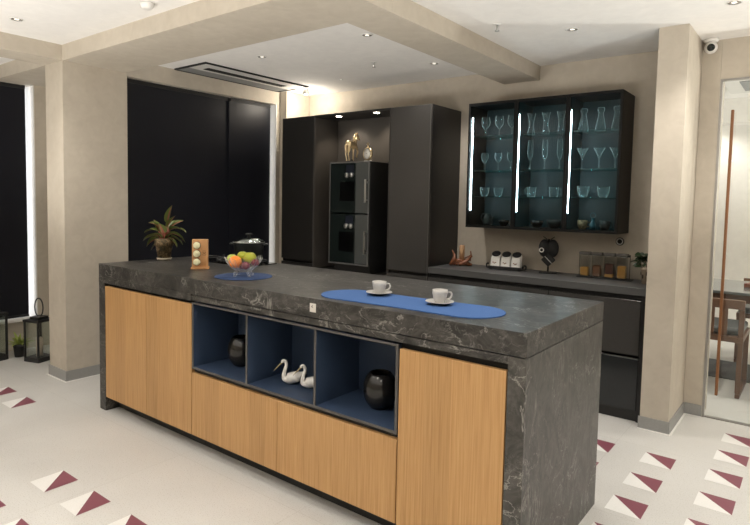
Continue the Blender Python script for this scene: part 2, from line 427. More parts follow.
# baseboards
g = G()
for a in ((-0.801, -0.639, 3.623, 3.6305), (-0.6385, -0.631, 3.623, 4.073), (-0.6305, -0.535, 4.074, 4.0815)): g.box(*a, 0.0, 0.073, 0.001)
struct('baseboard_right', g, 'baseboard')
g = G(); g.box(-4.409, -4.133, 1.839, 1.8465, 0, 0.075, 0.001); g.box(-4.1405, -4.133, 1.8475, 3.84, 0, 0.075, 0.001)
struct('baseboard_left', g, 'baseboard')
g = G(); g.box(-0.801, -0.625, 3.611, 3.622, 0, 0.004); g.box(-0.630, -0.619, 3.622, 4.062, 0, 0.004); g.box(-0.630, -0.535, 4.062, 4.073, 0, 0.004)
struct('trim_5', g, 'caulk', 'thin white sealant line at the foot of the right pillar')
g = G(); g.box(-4.42, -4.121, 1.827, 1.8385, 0, 0.004); g.box(-4.132, -4.121, 1.8385, 3.84, 0, 0.004)
struct('trim_6', g, 'caulk', 'thin white sealant line at the foot of the left pillar')


spots_ = [(-0.682, 2.262), (-0.682, 2.552), (-0.682, 2.839), (-0.679, 3.142), (-0.981, 3.142), (-0.981, 2.845),
          (-0.384, 2.252), (-0.384, 2.548), (-0.384, 2.843), (-0.384, 3.138), (-0.384, 3.431), (-0.384, 3.725), (-0.087, 2.548), (-0.087, 2.843), (-0.087, 3.138),
          (-2.795, 1.078), (-2.497, 1.076), (-2.19, 1.078), (-2.80, 0.782), (-2.50, 0.782), (-2.20, 0.782), (-4.315, 1.392), (-4.012, 1.390)]
for p in spots_: FLOOR.bm and None
g = FLOOR
for p in spots_: inlay(*p)
struct('floor', g, ['floor', 'inlay_white', 'inlay_plum'])

# ------------------------------------------------------------------ the island
IX0, IX1, IY0, IY1, IZ = -3.468, -0.725, 1.744, 2.560, 0.90
t = thing('island_worktop', 'long dark veined stone island worktop with waterfall ends', 'worktop', (IX0, IY0, 0))
g = G(); g.box(IX0, IX1, IY0, IY1, 0.8185, IZ, 0.0015, 1)
g.box(IX0, -2.526, IY0, IY0 + 0.03, 0.785, 0.8185)
g.build('slab', 'stone', t, True)
g = G(); g.box(-2.525, -0.789, IY0 + 0.001, IY0 + 0.03, 0.789, 0.8155); g.box(-3.40, -0.789, IY1 - 0.03, IY1 - 0.001, 0.785, 0.8155)
g.build('fascia', 'stone', t, True)
g = G(); g.box(IX0, -3.400, IY0 + 0.0005, IY1 - 0.0005, 0, 0.784, 0.001, 1); g.build('waterfall_end', 'stone', t, True)
g = G(); g.box(-0.788, IX1, IY0 + 0.0005, IY1 - 0.0005, 0, 0.8155, 0.001, 1); g.build('waterfall_end', 'stone_end_lit', t, True)
g = G(); g.box(-3.399, -0.789, IY0 + 0.03, IY0 + 0.05, 0.76, 0.815); g.build('grip_channel', 'channel', t, True)

def island_unit(name, label, x0, x1, doors, z0, z1, niche=False):
    t = thing(name, label, 'cabinet', (x0, IY0, 0))
    f = 0.022
    if not niche:
        g = G(); g.box(x0 + 0.001, x1 - 0.001, IY0 + f + 0.001, IY1 - 0.002, 0.088, 0.758); g.build('body', 'grey_edge', t, True)
    g = G(); g.box(x0 + 0.001, x1 - 0.001, IY0 + 0.085, IY0 + 0.10, 0.0, 0.087); g.build('plinth', 'anth_dark', t, True)
    for a, b in doors:
        g = G(); g.box(a + 0.0012, b - 0.0012, IY0 + 0.001, IY0 + f, z0, z1, 0.0008, 1)
        g.build('drawer' if niche else 'door', 'oak', t, True)
    return t
island_unit('island_cabinet', 'oak fronted island cabinet at the far left end, under the plant', -3.399, -2.523, [(-3.396, -2.947), (-2.947, -2.523)], 0.087, 0.768)
island_unit('island_cabinet', 'oak fronted island cabinet beside the right end panel', -1.222, -0.789, [(-1.222, -0.791)], 0.085, 0.764)
t = island_unit('open_shelf_cabinet', 'three blue lined open niches over two oak drawers in the island', -2.522, -1.223, [(-2.520, -1.881), (-1.881, -1.225)], 0.087, 0.414, True)
NB = 2.035
g = G(); g.box(-2.521, -1.224, IY0 + 0.024, IY1 - 0.002, 0.088, 0.418); g.box(-2.521, -1.224, NB + 0.012, IY1 - 0.002, 0.4185, 0.758)
g.build('body', 'grey_edge', t, True)
g = G(); g.box(-2.521, -1.224, IY0 + 0.025, IY0 + 0.05, 0.4185, 0.432); g.build('grip_channel', 'channel', t, True)
DV = [(-2.520, -2.508), (-2.100, -2.088), (-1.661, -1.649), (-1.238, -1.226)]
g = G()
for a, b in DV: g.box(a, b, IY0 + 0.0015, IY0 + 0.004, 0.434, 0.778)
g.box(-2.520, -1.226, IY0 + 0.001, IY0 + 0.0038, 0.434, 0.446); g.box(-2.520, -1.226, IY0 + 0.001, IY0 + 0.0038, 0.770, 0.7795)
g.build('edge_frame', 'grey_edge', t, True)
for i in range(3):
    a, b = DV[i][1], DV[i + 1][0]
    g = G(); y0 = IY0 + 0.004
    g.box(a - 0.005, b + 0.005, y0, NB, 0.434, 0.446); g.box(a - 0.005, b + 0.005, y0, NB, 0.770, 0.779)
    g.box(a - 0.005, a, y0, NB, 0.446, 0.770); g.box(b, b + 0.005, y0, NB, 0.446, 0.770); g.box(a - 0.005, b + 0.005, NB, NB + 0.01, 0.434, 0.779)
    g.build('niche', 'blue', t, True, label='blue lacquered open niche')
t = thing('sticker', 'small silver square sticker with a tiny dark mark on the stone worktop edge', 'sticker', (-1.667, IY0 - 0.001, 0.861))
g = G(); g.box(-0.0175, 0.0175, -0.0015, 0, -0.0185, 0.0185, 0.0005, 1); g.build('plate', 'tag', t)
g = G(); g.mi = 0
for a in (((-0.009, 0.004), (-0.003, 0.002), (-0.001, 0.009), (-0.005, 0.007)), ((-0.003, 0.008), (0.0, 0.013), (0.001, 0.010)), ((-0.006, 0.0035), (-0.001, -0.001), (0.003, 0.0)), ):
    g.poly([(x, -0.002, z) for x, z in a])
g.build('mark', 'black', t)

# ------------------------------------------------------------------ back kitchen
BF = 3.70; BB = 4.148
t = thing('wall_worktop', 'charcoal worktop along the back wall below the glass cabinet', 'worktop', (-2.344, BF, 0))
g = G(); g.box(-2.346, -0.797, BF, BB, 0.775, 0.82, 0.001, 1); g.build('slab', 'worktop', t, True)
g = G(); g.box(-2.345, -0.836, BF + 0.03, BF + 0.05, 0.745, 0.7745); g.build('grip_channel', 'channel', t, True)
g = G(); g.box(-0.832, -0.800, BF + 0.004, BB, 0, 0.7745); g.build('end_panel', 'anth_side', t, True)
for a, b, lab in ((-2.345, -1.762, 'dark grey base unit nearest the tall cupboard'), (-1.760, -1.405, 'narrow dark grey base unit in the middle of the back run'), (-1.403, -0.834, 'wide dark grey base unit beside the right pillar')):
    t = thing('base_cabinet', lab, 'cabinet', (a, BF, 0))
    g = G(); g.box(a, b, BF + 0.055, BB, 0.07, 0.7735); g.build('body', 'black', t, True)
    g = G(); g.box(a + 0.001, b - 0.001, BF + 0.003, BF + 0.024, 0.408, 0.744, 0.001, 1); g.build('drawer', 'anthracite', t, True, label='matt dark grey upper drawer')
    g = G(); g.box(a + 0.001, b - 0.001, BF + 0.003, BF + 0.024, 0.068, 0.384, 0.001, 1); g.build('drawer', 'smoked', t, True, label='glossy smoked glass lower drawer')
    g = G(); g.box(a + 0.001, b - 0.001, BF + 0.0025, BF + 0.024, 0.3845, 0.389); g.build('edge_strip', 'steel', t, True)
    g = G(); g.box(a, b, BF + 0.02, BF + 0.04, 0.0, 0.066); g.build('plinth', 'anth_dark', t, True)

TZ = 2.045
def tall(name, label, x0, x1, front):
    t = thing(name, label, 'cabinet', (x0, BF, 0))
    g = G(); g.box(x0, x1, BF + 0.024, BB, 0.07, TZ); g.build('body', 'anth_side', t, True)
    g = G(); g.box(x0 + 0.001, x1 - 0.001, BF + 0.002, BF + 0.0235, 0.770, TZ - 0.001, 0.001, 1); g.build('door', front, t, True)
    g = G(); g.box(x0 + 0.001, x1 - 0.001, BF + 0.002, BF + 0.0235, 0.075, 0.742, 0.001, 1); g.build('door', front, t, True)
    g = G(); g.box(x0 + 0.03, x1 - 0.03, BF + 0.03, BF + 0.04, 0.0, 0.069); g.build('plinth', 'black', t, True)
    g = G(); g.box(x1 - 0.006, x1 - 0.0005, BF, BF + 0.0018, 0.07, TZ); g.build('edge_strip', 'grey_edge', t, True)
    return t
tall('tall_cupboard', 'tall black cupboard to the left of the oven niche', -3.955, -3.549, 'anth_dark')
tall('tall_cupboard', 'tall dark cupboard with satin front between oven niche and back worktop', -2.729, -2.350, 'anthracite')
t = thing('oven_niche_surround', 'dark taupe niche surround over and behind the ovens', 'cabinet', (-3.547, BF, 0))
g = G(); g.box(-3.547, -2.731, 4.0, 4.012, 0.07, TZ); g.build('back_panel', 'niche_wall', t, True)
g = G(); g.box(-3.547, -2.731, BF + 0.002, 3.999, 2.030, TZ); g.build('top_panel', 'anth_dark', t, True)
g = G(); g.box(-3.547, -3.541, BF + 0.002, 3.999, 0.71, 2.029); g.build('side_panel', 'niche_wall', t, True)
g = G(); g.box(-2.737, -2.731, BF + 0.002, 3.999, 0.71, 2.029); g.build('side_panel', 'niche_wall', t, True)
g = G(); g.box(-3.547, -2.731, BF + 0.03, 3.999, 0.07, 0.700); g.build('base_drawer', 'anth_dark', t, True)
g = G(); g.box(-3.547, -2.731, BF + 0.05, BF + 0.06, 0.0, 0.069); g.build('plinth', 'black', t, True)
OX0, OX1 = -3.358, -2.925
t = thing('oven_housing', 'tall dark housing holding the two stacked ovens', 'oven housing', (OX0, BF, 0.70))
g = G()
for b_ in ((OX0, OX0 + 0.008, BF + 0.0, 3.999, 0.772, 1.630), (OX1 - 0.008, OX1, BF + 0.012, 3.999, 0.772, 1.630), (OX0 + 0.008, OX1 - 0.008, BF + 0.0, 3.999, 1.622, 1.630), (OX0 + 0.008, OX1 - 0.008, BF + 0.0, 3.999, 0.772, 0.781), (OX0 + 0.008, OX1 - 0.008, 3.985, 3.999, 0.781, 1.622)):
    g.box(*b_)
g.build('casing', 'black', t, True)
g = G()
for b_ in ((OX0, OX0 + 0.008, 1.0), (OX1 - 0.012, OX1, 1.0)): g.box(b_[0], b_[1], BF - 0.004, BF - 0.0005, 0.772, 1.634)
g.box(OX0 + 0.008, OX1 - 0.012, BF - 0.004, BF - 0.0005, 1.622, 1.634); g.box(OX0 + 0.008, OX1 - 0.012, BF - 0.004, BF - 0.0005, 0.772, 0.783)
g.build('front_trim', 'oven_frame', t, True)
g = G(); g.box(OX0, OX1, BF, 3.999, 1.6305, 1.634); g.build('top_shelf', 'oven_frame', t, True)
g = G(); g.box(OX0 + 0.02, OX1 - 0.02, BF + 0.05, 3.99, 0.7005, 0.7715); g.build('foot', 'black', t, True)
for z0, z1, lab in ((1.208, 1.620, 'upper built-in oven with black glass front, two knobs and steel handle'), (0.786, 1.196, 'lower built-in oven with black glass front, two knobs and steel handle')):
    t = thing('oven', lab, 'oven', (OX0 + 0.010, BF, z0), group='stacked built-in ovens')
    a, b, H = OX0 + 0.010, OX1 - 0.014, z1 - z0
    g = G(); g.box(a + 0.004, b, BF + 0.022, 3.975, z0 + 0.004, z1 - 0.003); g.build('body', 'black', t, True)
    xs = a + (b - a) * 0.67
    g = G(); g.box(a, xs, BF + 0.002, BF + 0.020, z0, z1, 0.001, 1); g.build('door_glass', 'oven_glass', t, True)
    g = G(); g.box(xs + 0.0008, b, BF + 0.002, BF + 0.020, z0, z1, 0.001, 1); g.build('side_panel', 'oven_strip', t, True, label='grey mirrored right third of the oven front')
    g = G(); g.box(-3.248, -3.085, BF - 0.0002, BF + 0.0015, z1 - 0.315, z1 - 0.150); g.build('window', 'oven_black', t, True)
    g = G(); g.box(-3.176, -3.092, BF - 0.0012, BF + 0.0015, z1 - 0.105, z1 - 0.012); g.build('control_panel', 'display', t, True)
    for kx in (-3.160, -3.110):
        g = G(); g.lathe([(0, 0), (0.021, 0), (0.021, 0.016), (0.018, 0.022), (0, 0.022)], (0, 0, 0), 24, mtx=tr(kx, BF - 0.0015, z1 - 0.098) @ rx(PI / 2)); g.build('knob', 'steel', t, True)
    g = G(); hx = -2.950
    g.box(hx - 0.008, hx + 0.008, BF - 0.030, BF - 0.020, z1 - 0.325, z1 - 0.135, 0.003); g.box(hx - 0.005, hx + 0.005, BF - 0.021, BF + 0.0015, z1 - 0.165, z1 - 0.150); g.box(hx - 0.005, hx + 0.005, BF - 0.021, BF + 0.0015, z1 - 0.31, z1 - 0.295)
    g.build('handle', 'steel', t, True)

# niche top lamps
for x, lab in ((-3.325, 'left lit recessed spotlight in the top of the oven niche'), (-2.915, 'right lit recessed spotlight in the top of the oven niche')):
    t = thing('niche_spotlight', lab, 'spotlight', (x, 3.765, 2.029), group='niche spotlights')
    g = G(); g.lathe([(0.026, -0.002), (0.032, -0.002), (0.032, -0.0003), (0.026, -0.0003), (0.026, -0.002)]); g.build('ring', 'steel', t)
    g = G(); g.lathe([(0, -0.004), (0.018, -0.0035), (0.025, -0.0006), (0, -0.0006)]); g.build('lens', 'lamp_on', t)
    ld = bpy.data.lights.new('niche_light', 'SPOT'); ld.energy = 5; ld.color = (1.0, 0.86, 0.68); ld.spot_size = math.radians(120); ld.spot_blend = 0.7; ld.shadow_soft_size = 0.02
    lo = bpy.data.objects.new('niche_light', ld); C.objects.link(lo); lo.parent = t; lo.location = (0, 0.05, -0.02); lo.rotation_euler = (0.25, 0, 0)

# gold horse and clock on the oven housing
HO = (-3.205, 3.80, 1.6345)
t = thing('horse_statue', 'small gold standing horse statue on a dark base above the ovens', 'statue', HO, math.radians(88))
g = G(); g.box(-0.035, 0.035, -0.028, 0.028, 0, 0.012, 0.003); g.lathe([(0, 0.012), (0.016, 0.012), (0.008, 0.03), (0, 0.03)]); g.build('base', 'dark_base', t)
g = G()
g.tube([(-0.052, 0, 0.135), (-0.04, 0, 0.155), (-0.005, 0, 0.150), (0.03, 0, 0.148), (0.045, 0, 0.150)], [0.020, 0.032, 0.027, 0.030, 0.018], 14)
g.tube([(0.030, 0, 0.158), (0.048, 0, 0.195), (0.060, 0, 0.232)], [0.024, 0.016, 0.013], 12)
g.tube([(0.050, 0, 0.238), (0.068, 0, 0.230), (0.090, 0, 0.205), (0.096, 0, 0.198)], [0.010, 0.014, 0.009, 0.007], 12)
for s_ in (-1, 1):
    g.tube([(0.056, 0.007 * s_, 0.24), (0.057, 0.010 * s_, 0.262)], [0.005, 0.0015], 8, smooth=1)
    g.tube([(-0.042, 0.013 * s_, 0.145), (-0.050, 0.014 * s_, 0.10), (-0.058, 0.014 * s_, 0.072), (-0.048, 0.014 * s_, 0.03), (-0.045, 0.014 * s_, 0.012)], [0.020, 0.012, 0.007, 0.005, 0.007], 10)
g.tube([(0.034, 0.013, 0.14), (0.036, 0.014, 0.08), (0.034, 0.014, 0.012)], [0.016, 0.007, 0.006], 10)
g.tube([(0.034, -0.013, 0.14), (0.062, -0.014, 0.10), (0.050, -0.014, 0.06), (0.052, -0.014, 0.045)], [0.016, 0.008, 0.006, 0.006], 10)
g.tube([(-0.058, 0, 0.152), (-0.078, 0, 0.135), (-0.080, 0, 0.085)], [0.006, 0.010, 0.003], 8)
g.tube([(0.012, 0, 0.178), (0.030, 0, 0.21), (0.046, 0, 0.246)], [0.004, 0.008, 0.005], 8)
o = g.build('horse', 'gold', t); md = o.modifiers.new('rm', 'REMESH'); md.mode = 'VOXEL'; md.voxel_size = 0.003; md.use_smooth_shade = True
t = thing('clock', 'small round gold clock with white face above the ovens', 'clock', (-3.0, 3.765, 1.6345), math.radians(-12))
g = G(); g.box(-0.032, 0.032, -0.014, 0.014, 0, 0.010, 0.003); g.build('base', 'white_gloss', t)
g = G(); m_ = tr(0, 0, 0.064) @ rx(PI / 2)
g.lathe([(0.044, -0.012), (0.052, -0.010), (0.054, 0.0), (0.052, 0.010), (0.044, 0.012), (0.044, -0.012)], mtx=m_, n=40)
g.tube([(0, 0, 0.117), (0, 0, 0.132)], 0.005, 8, smooth=1); g.tube([(0.012 * math.cos(a), 0, 0.142 + 0.012 * math.sin(a)) for a in [i * PI / 5 for i in range(10)]], 0.0025, 8, closed=True, smooth=2)
g.build('case', 'gold', t)
g = G(); g.lathe([(0, -0.009), (0.0438, -0.009), (0.0438, 0.009), (0, 0.009)], mtx=m_, n=40); g.build('face', 'clock_face', t)
g = G(); g.poly([(-0.001, -0.0095, 0.064), (0.001, -0.0095, 0.064), (0.001, -0.0095, 0.094), (-0.001, -0.0095, 0.094)]); g.poly([(0, -0.0095, 0.063), (0, -0.0095, 0.065), (-0.02, -0.0095, 0.072), (-0.02, -0.0095, 0.070)]); g.ball((0, -0.0095, 0.064), 0.003, n=10)
for k in range(12):
    a = k * PI / 6; x, z = 0.037 * math.sin(a), 0.064 + 0.037 * math.cos(a); g.box(x - 0.0012, x + 0.0012, -0.0096, -0.0092, z - 0.002, z + 0.002)
g.build('hands', 'black', t)

# ------------------------------------------------------------------ glass wall cabinet
CX0, CX1, CF, CZ0, CZ1 = -2.124, -1.034, 3.86, 1.130, 2.045
BX = [-2.124, -1.748, -1.379, -1.034]
t = thing('wall_cabinet', 'wide black wall cabinet with three lit glass doors', 'cabinet', (CX0, CF, CZ0))
g = G(); g.box(CX0, CX1, 4.136, 4.148, CZ0, CZ1); g.build('back_panel', 'cab_inner', t, True)
g = G(); g.box(CX0, CX0 + 0.014, CF + 0.022, 4.135, CZ0, CZ1); g.build('side_panel', 'cab_side', t, True)
g = G(); g.box(CX1 - 0.014, CX1, CF + 0.022, 4.135, CZ0, CZ1); g.build('side_panel', 'cab_side', t, True)
g = G(); g.box(CX0 + 0.0145, CX1 - 0.0145, CF + 0.022, 4.135, CZ1 - 0.014, CZ1); g.build('top_panel', 'cab_frame', t, True)
g = G(); g.box(CX0 + 0.0145, CX1 - 0.0145, CF + 0.022, 4.135, CZ0, CZ0 + 0.014); g.build('bottom_panel', 'cab_frame', t, True)
for k in range(3):
    a, b = BX[k] + 0.001, BX[k + 1] - 0.001
    if k < 2:
        g = G(); g.box(BX[k + 1] - 0.008, BX[k + 1] + 0.008, CF + 0.022, 4.135, CZ0 + 0.0145, CZ1 - 0.0145); g.build('divider', 'cab_inner', t, True)
    g = G(); w = 0.014
    g.box(a, a + w, CF, CF + 0.02, CZ0, CZ1); g.box(b - w, b, CF, CF + 0.02, CZ0, CZ1)
    g.box(a + w, b - w, CF, CF + 0.02, CZ1 - 0.018, CZ1); g.box(a + w, b - w, CF, CF + 0.02, CZ0, CZ0 + 0.018)
    d = g.build('door', 'cab_frame', t, True)
    g = G(); y = CF + 0.010; g.poly([(a + w, y, CZ0 + 0.018), (b - w, y, CZ0 + 0.018), (b - w, y, CZ1 - 0.018), (a + w, y, CZ1 - 0.018)])
    for v in g.bm.verts: v.co -= t.location
    p = g.build('pane', 'door_glass', d, solid=0.0)
    xi0, xi1 = (BX[k] + (0.015 if k == 0 else 0.009)), (BX[k + 1] - (0.015 if k == 2 else 0.009))
    for z in (1.365, 1.556, 1.812):
        g = G(); g.box(xi0, xi1, CF + 0.045, 4.134, z - 0.007, z - 0.001); g.build('shelf', 'shelf_glass', t, True)
    g = G(); g.box(xi0 + 0.001, xi0 + 0.005, CF + 0.034, CF + 0.040, 1.255, 1.945); g.build('led_strip', 'led', t, True, label='thin bright vertical light strip')

def glassware(name, label, cat, prof, loc, mat='tumbler', group=None, handle=None, n=24, sc=1.0):
    g = G(); g.lathe([(r * sc, z * sc) for r, z in prof], n=n)
    if handle:
        hx, hz, hr, sgn = handle
        o = thing(name, label, cat, loc, group=group); g.build('body', mat, o)
        h = G(); h.tube([(sgn * hx, 0, hz + hr), (sgn * (hx + hr * 0.9), 0, hz + hr * 0.9), (sgn * (hx + hr * 1.1), 0, hz - hr * 0.3), (sgn * (hx - 0.002), 0, hz - hr)], 0.004, 8)
        h.build('handle', mat, o); return o
    o = g.build(name, mat); o.location = loc; return tag(o, label, cat, group)
goblet = [(0.026, 0), (0.026, 0.002), (0.004, 0.006), (0.003, 0.055), (0.012, 0.066), (0.028, 0.085), (0.033, 0.108), (0.030, 0.135), (0.027, 0.150)]
goblet_s = [(0.024, 0), (0.024, 0.002), (0.004, 0.006), (0.003, 0.060), (0.014, 0.072), (0.026, 0.092), (0.027, 0.115), (0.023, 0.135)]
flute = [(0.026, 0), (0.026, 0.002), (0.004, 0.006), (0.003, 0.070), (0.012, 0.085), (0.020, 0.120), (0.019, 0.190), (0.016, 0.215)]
tumbler = [(0, 0.001), (0.027, 0), (0.026, 0.01), (0.018, 0.055), (0.017, 0.085), (0.024, 0.125), (0.030, 0.150)]
carafe = [(0, 0.001), (0.034, 0), (0.031, 0.03), (0.017, 0.105), (0.015, 0.12), (0.022, 0.132), (0.024, 0.145), (0.020, 0.155), (0, 0.156)]
cone = [(0.024, 0), (0.024, 0.002), (0.003, 0.006), (0.003, 0.070), (0.010, 0.085), (0.020, 0.110), (0.037, 0.142)]
mug = [(0, 0.002), (0.026, 0), (0.028, 0.006), (0.030, 0.03), (0.034, 0.07)]
bowlg = [(0, 0.002), (0.018, 0), (0.026, 0.010), (0.034, 0.04), (0.035, 0.065)]
pos3 = ['beside the light strip', 'in the middle', 'at the right']
GY = 4.02
for k, x in enumerate((-2.062, -1.950, -1.850)):
    glassware('wine_glass', 'round bowled wine glass on the top left shelf, ' + pos3[k], 'wine glass', goblet, (x, GY, 1.812), group='wine glasses on the top left shelf')
    glassware('wine_glass', 'narrow wine glass on the second left shelf, ' + pos3[k], 'wine glass', goblet_s, (x, GY, 1.556), group='wine glasses on the second left shelf')
for k, x in enumerate((-1.700, -1.590, -1.482)):
    glassware('tumbler', 'waisted tall tumbler on the top middle shelf, ' + pos3[k], 'drinking glass', tumbler, (x, GY, 1.812), group='waisted tumblers')
    glassware('champagne_flute', 'champagne flute on the second middle shelf, ' + pos3[k], 'champagne flute', flute, (x, GY, 1.556), group='champagne flutes')
for k, x in enumerate((-1.325, -1.212, -1.108)):
    glassware('carafe', 'capped glass bottle with wide base on the top right shelf, ' + pos3[k], 'carafe', carafe, (x, GY, 1.812), group='capped glass bottles')
    glassware('cocktail_glass', 'flared cocktail glass on the second right shelf, ' + pos3[k], 'cocktail glass', cone, (x, GY, 1.556), group='cocktail glasses')
glassware('glass_bowl', 'small glass bowl on the third left shelf beside the light strip', 'glass bowl', bowlg, (-2.055, GY, 1.365), group='small glass bowls')
glassware('glass_bowl', 'small glass bowl on the third left shelf in the middle', 'glass bowl', bowlg, (-1.940, GY, 1.365), group='small glass bowls')
glassware('glass_mug', 'glass mug with handle to the left, third middle shelf', 'mug', mug, (-1.680, GY, 1.365), group='glass mugs', handle=(0.028, 0.036, 0.022, -1))
glassware('glass_mug', 'glass mug with handle to the right, third middle shelf', 'mug', mug, (-1.515, GY, 1.365), group='glass mugs', handle=(0.028, 0.036, 0.022, 1))
glassware('glass_cup', 'tall glass cup on the third right shelf, left one', 'glass cup', bowlg, (-1.310, GY, 1.365), group='glass cups', sc=1.15)
glassware('glass_cup', 'tall glass cup on the third right shelf, right one', 'glass cup', bowlg, (-1.175, GY, 1.365), group='glass cups', sc=1.15)
# bottom shelf of the wall cabinet
ZB = 1.1445
t = thing('kettle', 'dark glass kettle at the bottom left of the wall cabinet', 'kettle', (-2.02, GY, ZB))
g = G(); g.lathe([(0, 0), (0.034, 0), (0.038, 0.02), (0.034, 0.06), (0.022, 0.085), (0, 0.088)]); g.build('body', 'pan', t)
g = G(); g.tube([(-0.030, 0, 0.03), (-0.055, 0, 0.045), (-0.050, 0, 0.085), (-0.020, 0, 0.086)], 0.005, 8); g.build('handle', 'black', t)
g = G(); g.tube([(0.034, 0, 0.04), (0.048, 0, 0.058), (0.053, 0, 0.075)], [0.009, 0.006, 0.005], 8); g.build('spout', 'pan', t)
for lab, x, m_, pr in (('black bowl at the bottom left of the wall cabinet, right of the kettle', -1.89, 'vase', 0.042), ('shallow black bowl at the bottom of the middle bay, left one', -1.63, 'vase', 0.048), ('larger grey bowl at the bottom of the middle bay, right one', -1.50, 'pan', 0.056)):
    g = G(); g.lathe([(0, 0), (pr * 0.5, 0), (pr * 0.9, pr * 0.6), (pr, pr * 1.05), (pr * 0.95, pr * 1.05), (pr * 0.82, pr * 0.6), (0, 0.006)])
    o = g.build('bowl', m_); o.location = (x, GY, ZB); tag(o, lab, 'bowl')
t = thing('tea_bottle', 'teal bottle with a ring handle at the bottom right of the wall cabinet', 'bottle', (-1.235, GY, ZB))
g = G(); g.lathe([(0, 0), (0.020, 0), (0.021, 0.035), (0.012, 0.055), (0.010, 0.075), (0.014, 0.080), (0, 0.082)]); g.build('body', 'clay_blue', t)
g = G(); g.tube([(0.018 * math.cos(i * PI / 6), 0, 0.098 + 0.018 * math.sin(i * PI / 6)) for i in range(12)], 0.003, 8, closed=True, smooth=1); g.build('ring_handle', 'clay_blue', t)
for lab, x, m_ in (('taupe cup at the bottom right bay, left of the teal bottle', -1.305, 'terracotta'), ('dark cup at the bottom right bay, right of the teal bottle', -1.155, 'pan')):
    t = thing('cup', lab, 'cup', (x, GY, ZB))
    g = G(); g.lathe([(0, 0), (0.024, 0), (0.032, 0.03), (0.034, 0.065), (0.031, 0.065), (0.029, 0.03), (0, 0.006)]); g.build('body', m_, t)
    g = G(); g.tube([(0.031, 0, 0.052), (0.050, 0, 0.050), (0.048, 0, 0.024), (0.029, 0, 0.02)], 0.004, 8); g.build('handle', m_, t)

# ------------------------------------------------------------------ things on the back worktop
WZ = 0.8205
t = thing('driftwood_candle_holder', 'knotted polished root wood holder on the back worktop beside the tall cupboard', 'candle holder', (-2.205, 3.955, WZ), YAW)
g = G()
rs = random.Random(3)
g.tube([(-0.080, 0, 0.012), (-0.05, 0.01, 0.035), (0, 0, 0.030), (0.05, 0.01, 0.018), (0.085, 0, 0.010)], [0.0135, 0.0203, 0.0230, 0.0175, 0.0081], 9)
g.tube([(-0.085, 0.0, 0.010), (-0.06, -0.02, 0.05), (-0.055, -0.01, 0.085), (-0.072, 0, 0.125)], [0.0108, 0.0149, 0.0095, 0.0041], 9)
g.tube([(-0.02, -0.02, 0.012), (0.03, -0.02, 0.035), (0.06, -0.01, 0.060), (0.085, 0.0, 0.080)], [0.0121, 0.0162, 0.0108, 0.0054], 9)
g.tube([(0.07, 0.01, 0.04), (0.078, 0.01, 0.08), (0.074, 0.01, 0.118)], [0.0095, 0.0054, 0.0041], 8)
g.tube([(0.03, 0.01, 0.06), (0.06, 0.01, 0.075), (0.077, 0.01, 0.085)], [0.0054, 0.0054, 0.0041], 8)
for k in range(10):
    a = rs.uniform(0, 6.28); r = rs.uniform(0.02, 0.07); g.tube([(r * math.cos(a), 0.4 * r * math.sin(a), 0.010), (0.6 * r * math.cos(a + 1), 0.3 * r * math.sin(a + 1), 0.035 + rs.uniform(0, 0.015)), (r * math.cos(a + 2), 0.4 * r * math.sin(a + 2), 0.012)], [0.0081, 0.0135, 0.0068], 8)
g.build('wood', 'driftwood', t)
t = thing('candle', 'tan pillar candle standing in the root wood holder', 'candle', (-2.203, 3.962, WZ + 0.046), YAW)
g = G(); g.lathe([(0, 0), (0.0205, 0), (0.0205, 0.112), (0.016, 0.116), (0, 0.113)]); g.build('wax', 'candle', t)
g = G(); g.cyl((0, 0, 0.112), 0.001, 0.010, 8); g.build('wick', 'black', t)

t = thing('canister_rack', 'black rack with curled ends holding three white canisters', 'rack', (-1.845, 3.99, WZ), math.radians(6))
g = G(); g.box(-0.125, 0.125, -0.035, 0.035, 0.004, 0.012, 0.003); g.box(-0.125, 0.125, -0.036, -0.031, 0.012, 0.026, 0.002); g.box(-0.125, 0.125, 0.031, 0.036, 0.012, 0.030, 0.002)
for s_ in (-1, 1):
    g.tube([(s_ * 0.128, 0, 0.010), (s_ * 0.148, 0, 0.012), (s_ * 0.150, 0, 0.036), (s_ * 0.134, 0, 0.038)], 0.006, 8)
    g.box(s_ * 0.11 - 0.008, s_ * 0.11 + 0.008, -0.03, 0.03, 0, 0.0045)
g.build('tray', 'iron', t)
for k, lab in enumerate(('white canister with black lid nearest the candle', 'white canister with black lid in the middle of the three in the rack', 'white canister with black lid nearest the black stand')):
    x = -0.079 + 0.079 * k
    c = thing('canister', lab, 'canister', (-1.845 + x * math.cos(math.radians(6)), 3.99 + x * math.sin(math.radians(6)), WZ + 0.0125), math.radians(6), group='white canisters in the rack')
    m_ = rx(math.radians(-12)) if False else Matrix.Identity(4)
    g = G(); g.box(-0.034, 0.034, -0.028, 0.028, 0, 0.088, 0.012, 3)
    for v in g.bm.verts: v.co.x *= 1 + 0.10 * (1 - v.co.z / 0.088) ; v.co.y += 0.010 * v.co.z / 0.088; v.co.z *= 1 + (0.22 if v.co.z > 0.05 else 0) * (v.co.y + 0.0) / 0.03
    g.build('body', 'white_plastic', c)
    g = G(); g.lathe([(0, -0.002), (0.032, 0), (0.034, 0.006), (0.030, 0.012), (0, 0.015)], sx=1.0, sy=0.95, mtx=tr(0, 0.010, 0.098) @ rx(math.radians(28))); g.build('lid', 'black', c)
    g = G()
    for q in ((-0.012, 0.052), (-0.002, 0.046), (0.007, 0.050)): g.box(q[0] - 0.005, q[0] + 0.005, -0.0262, -0.0252, q[1] - 0.003 - 0.012, q[1] + 0.003 - 0.012)
    g.build('mark', 'engrave', c)

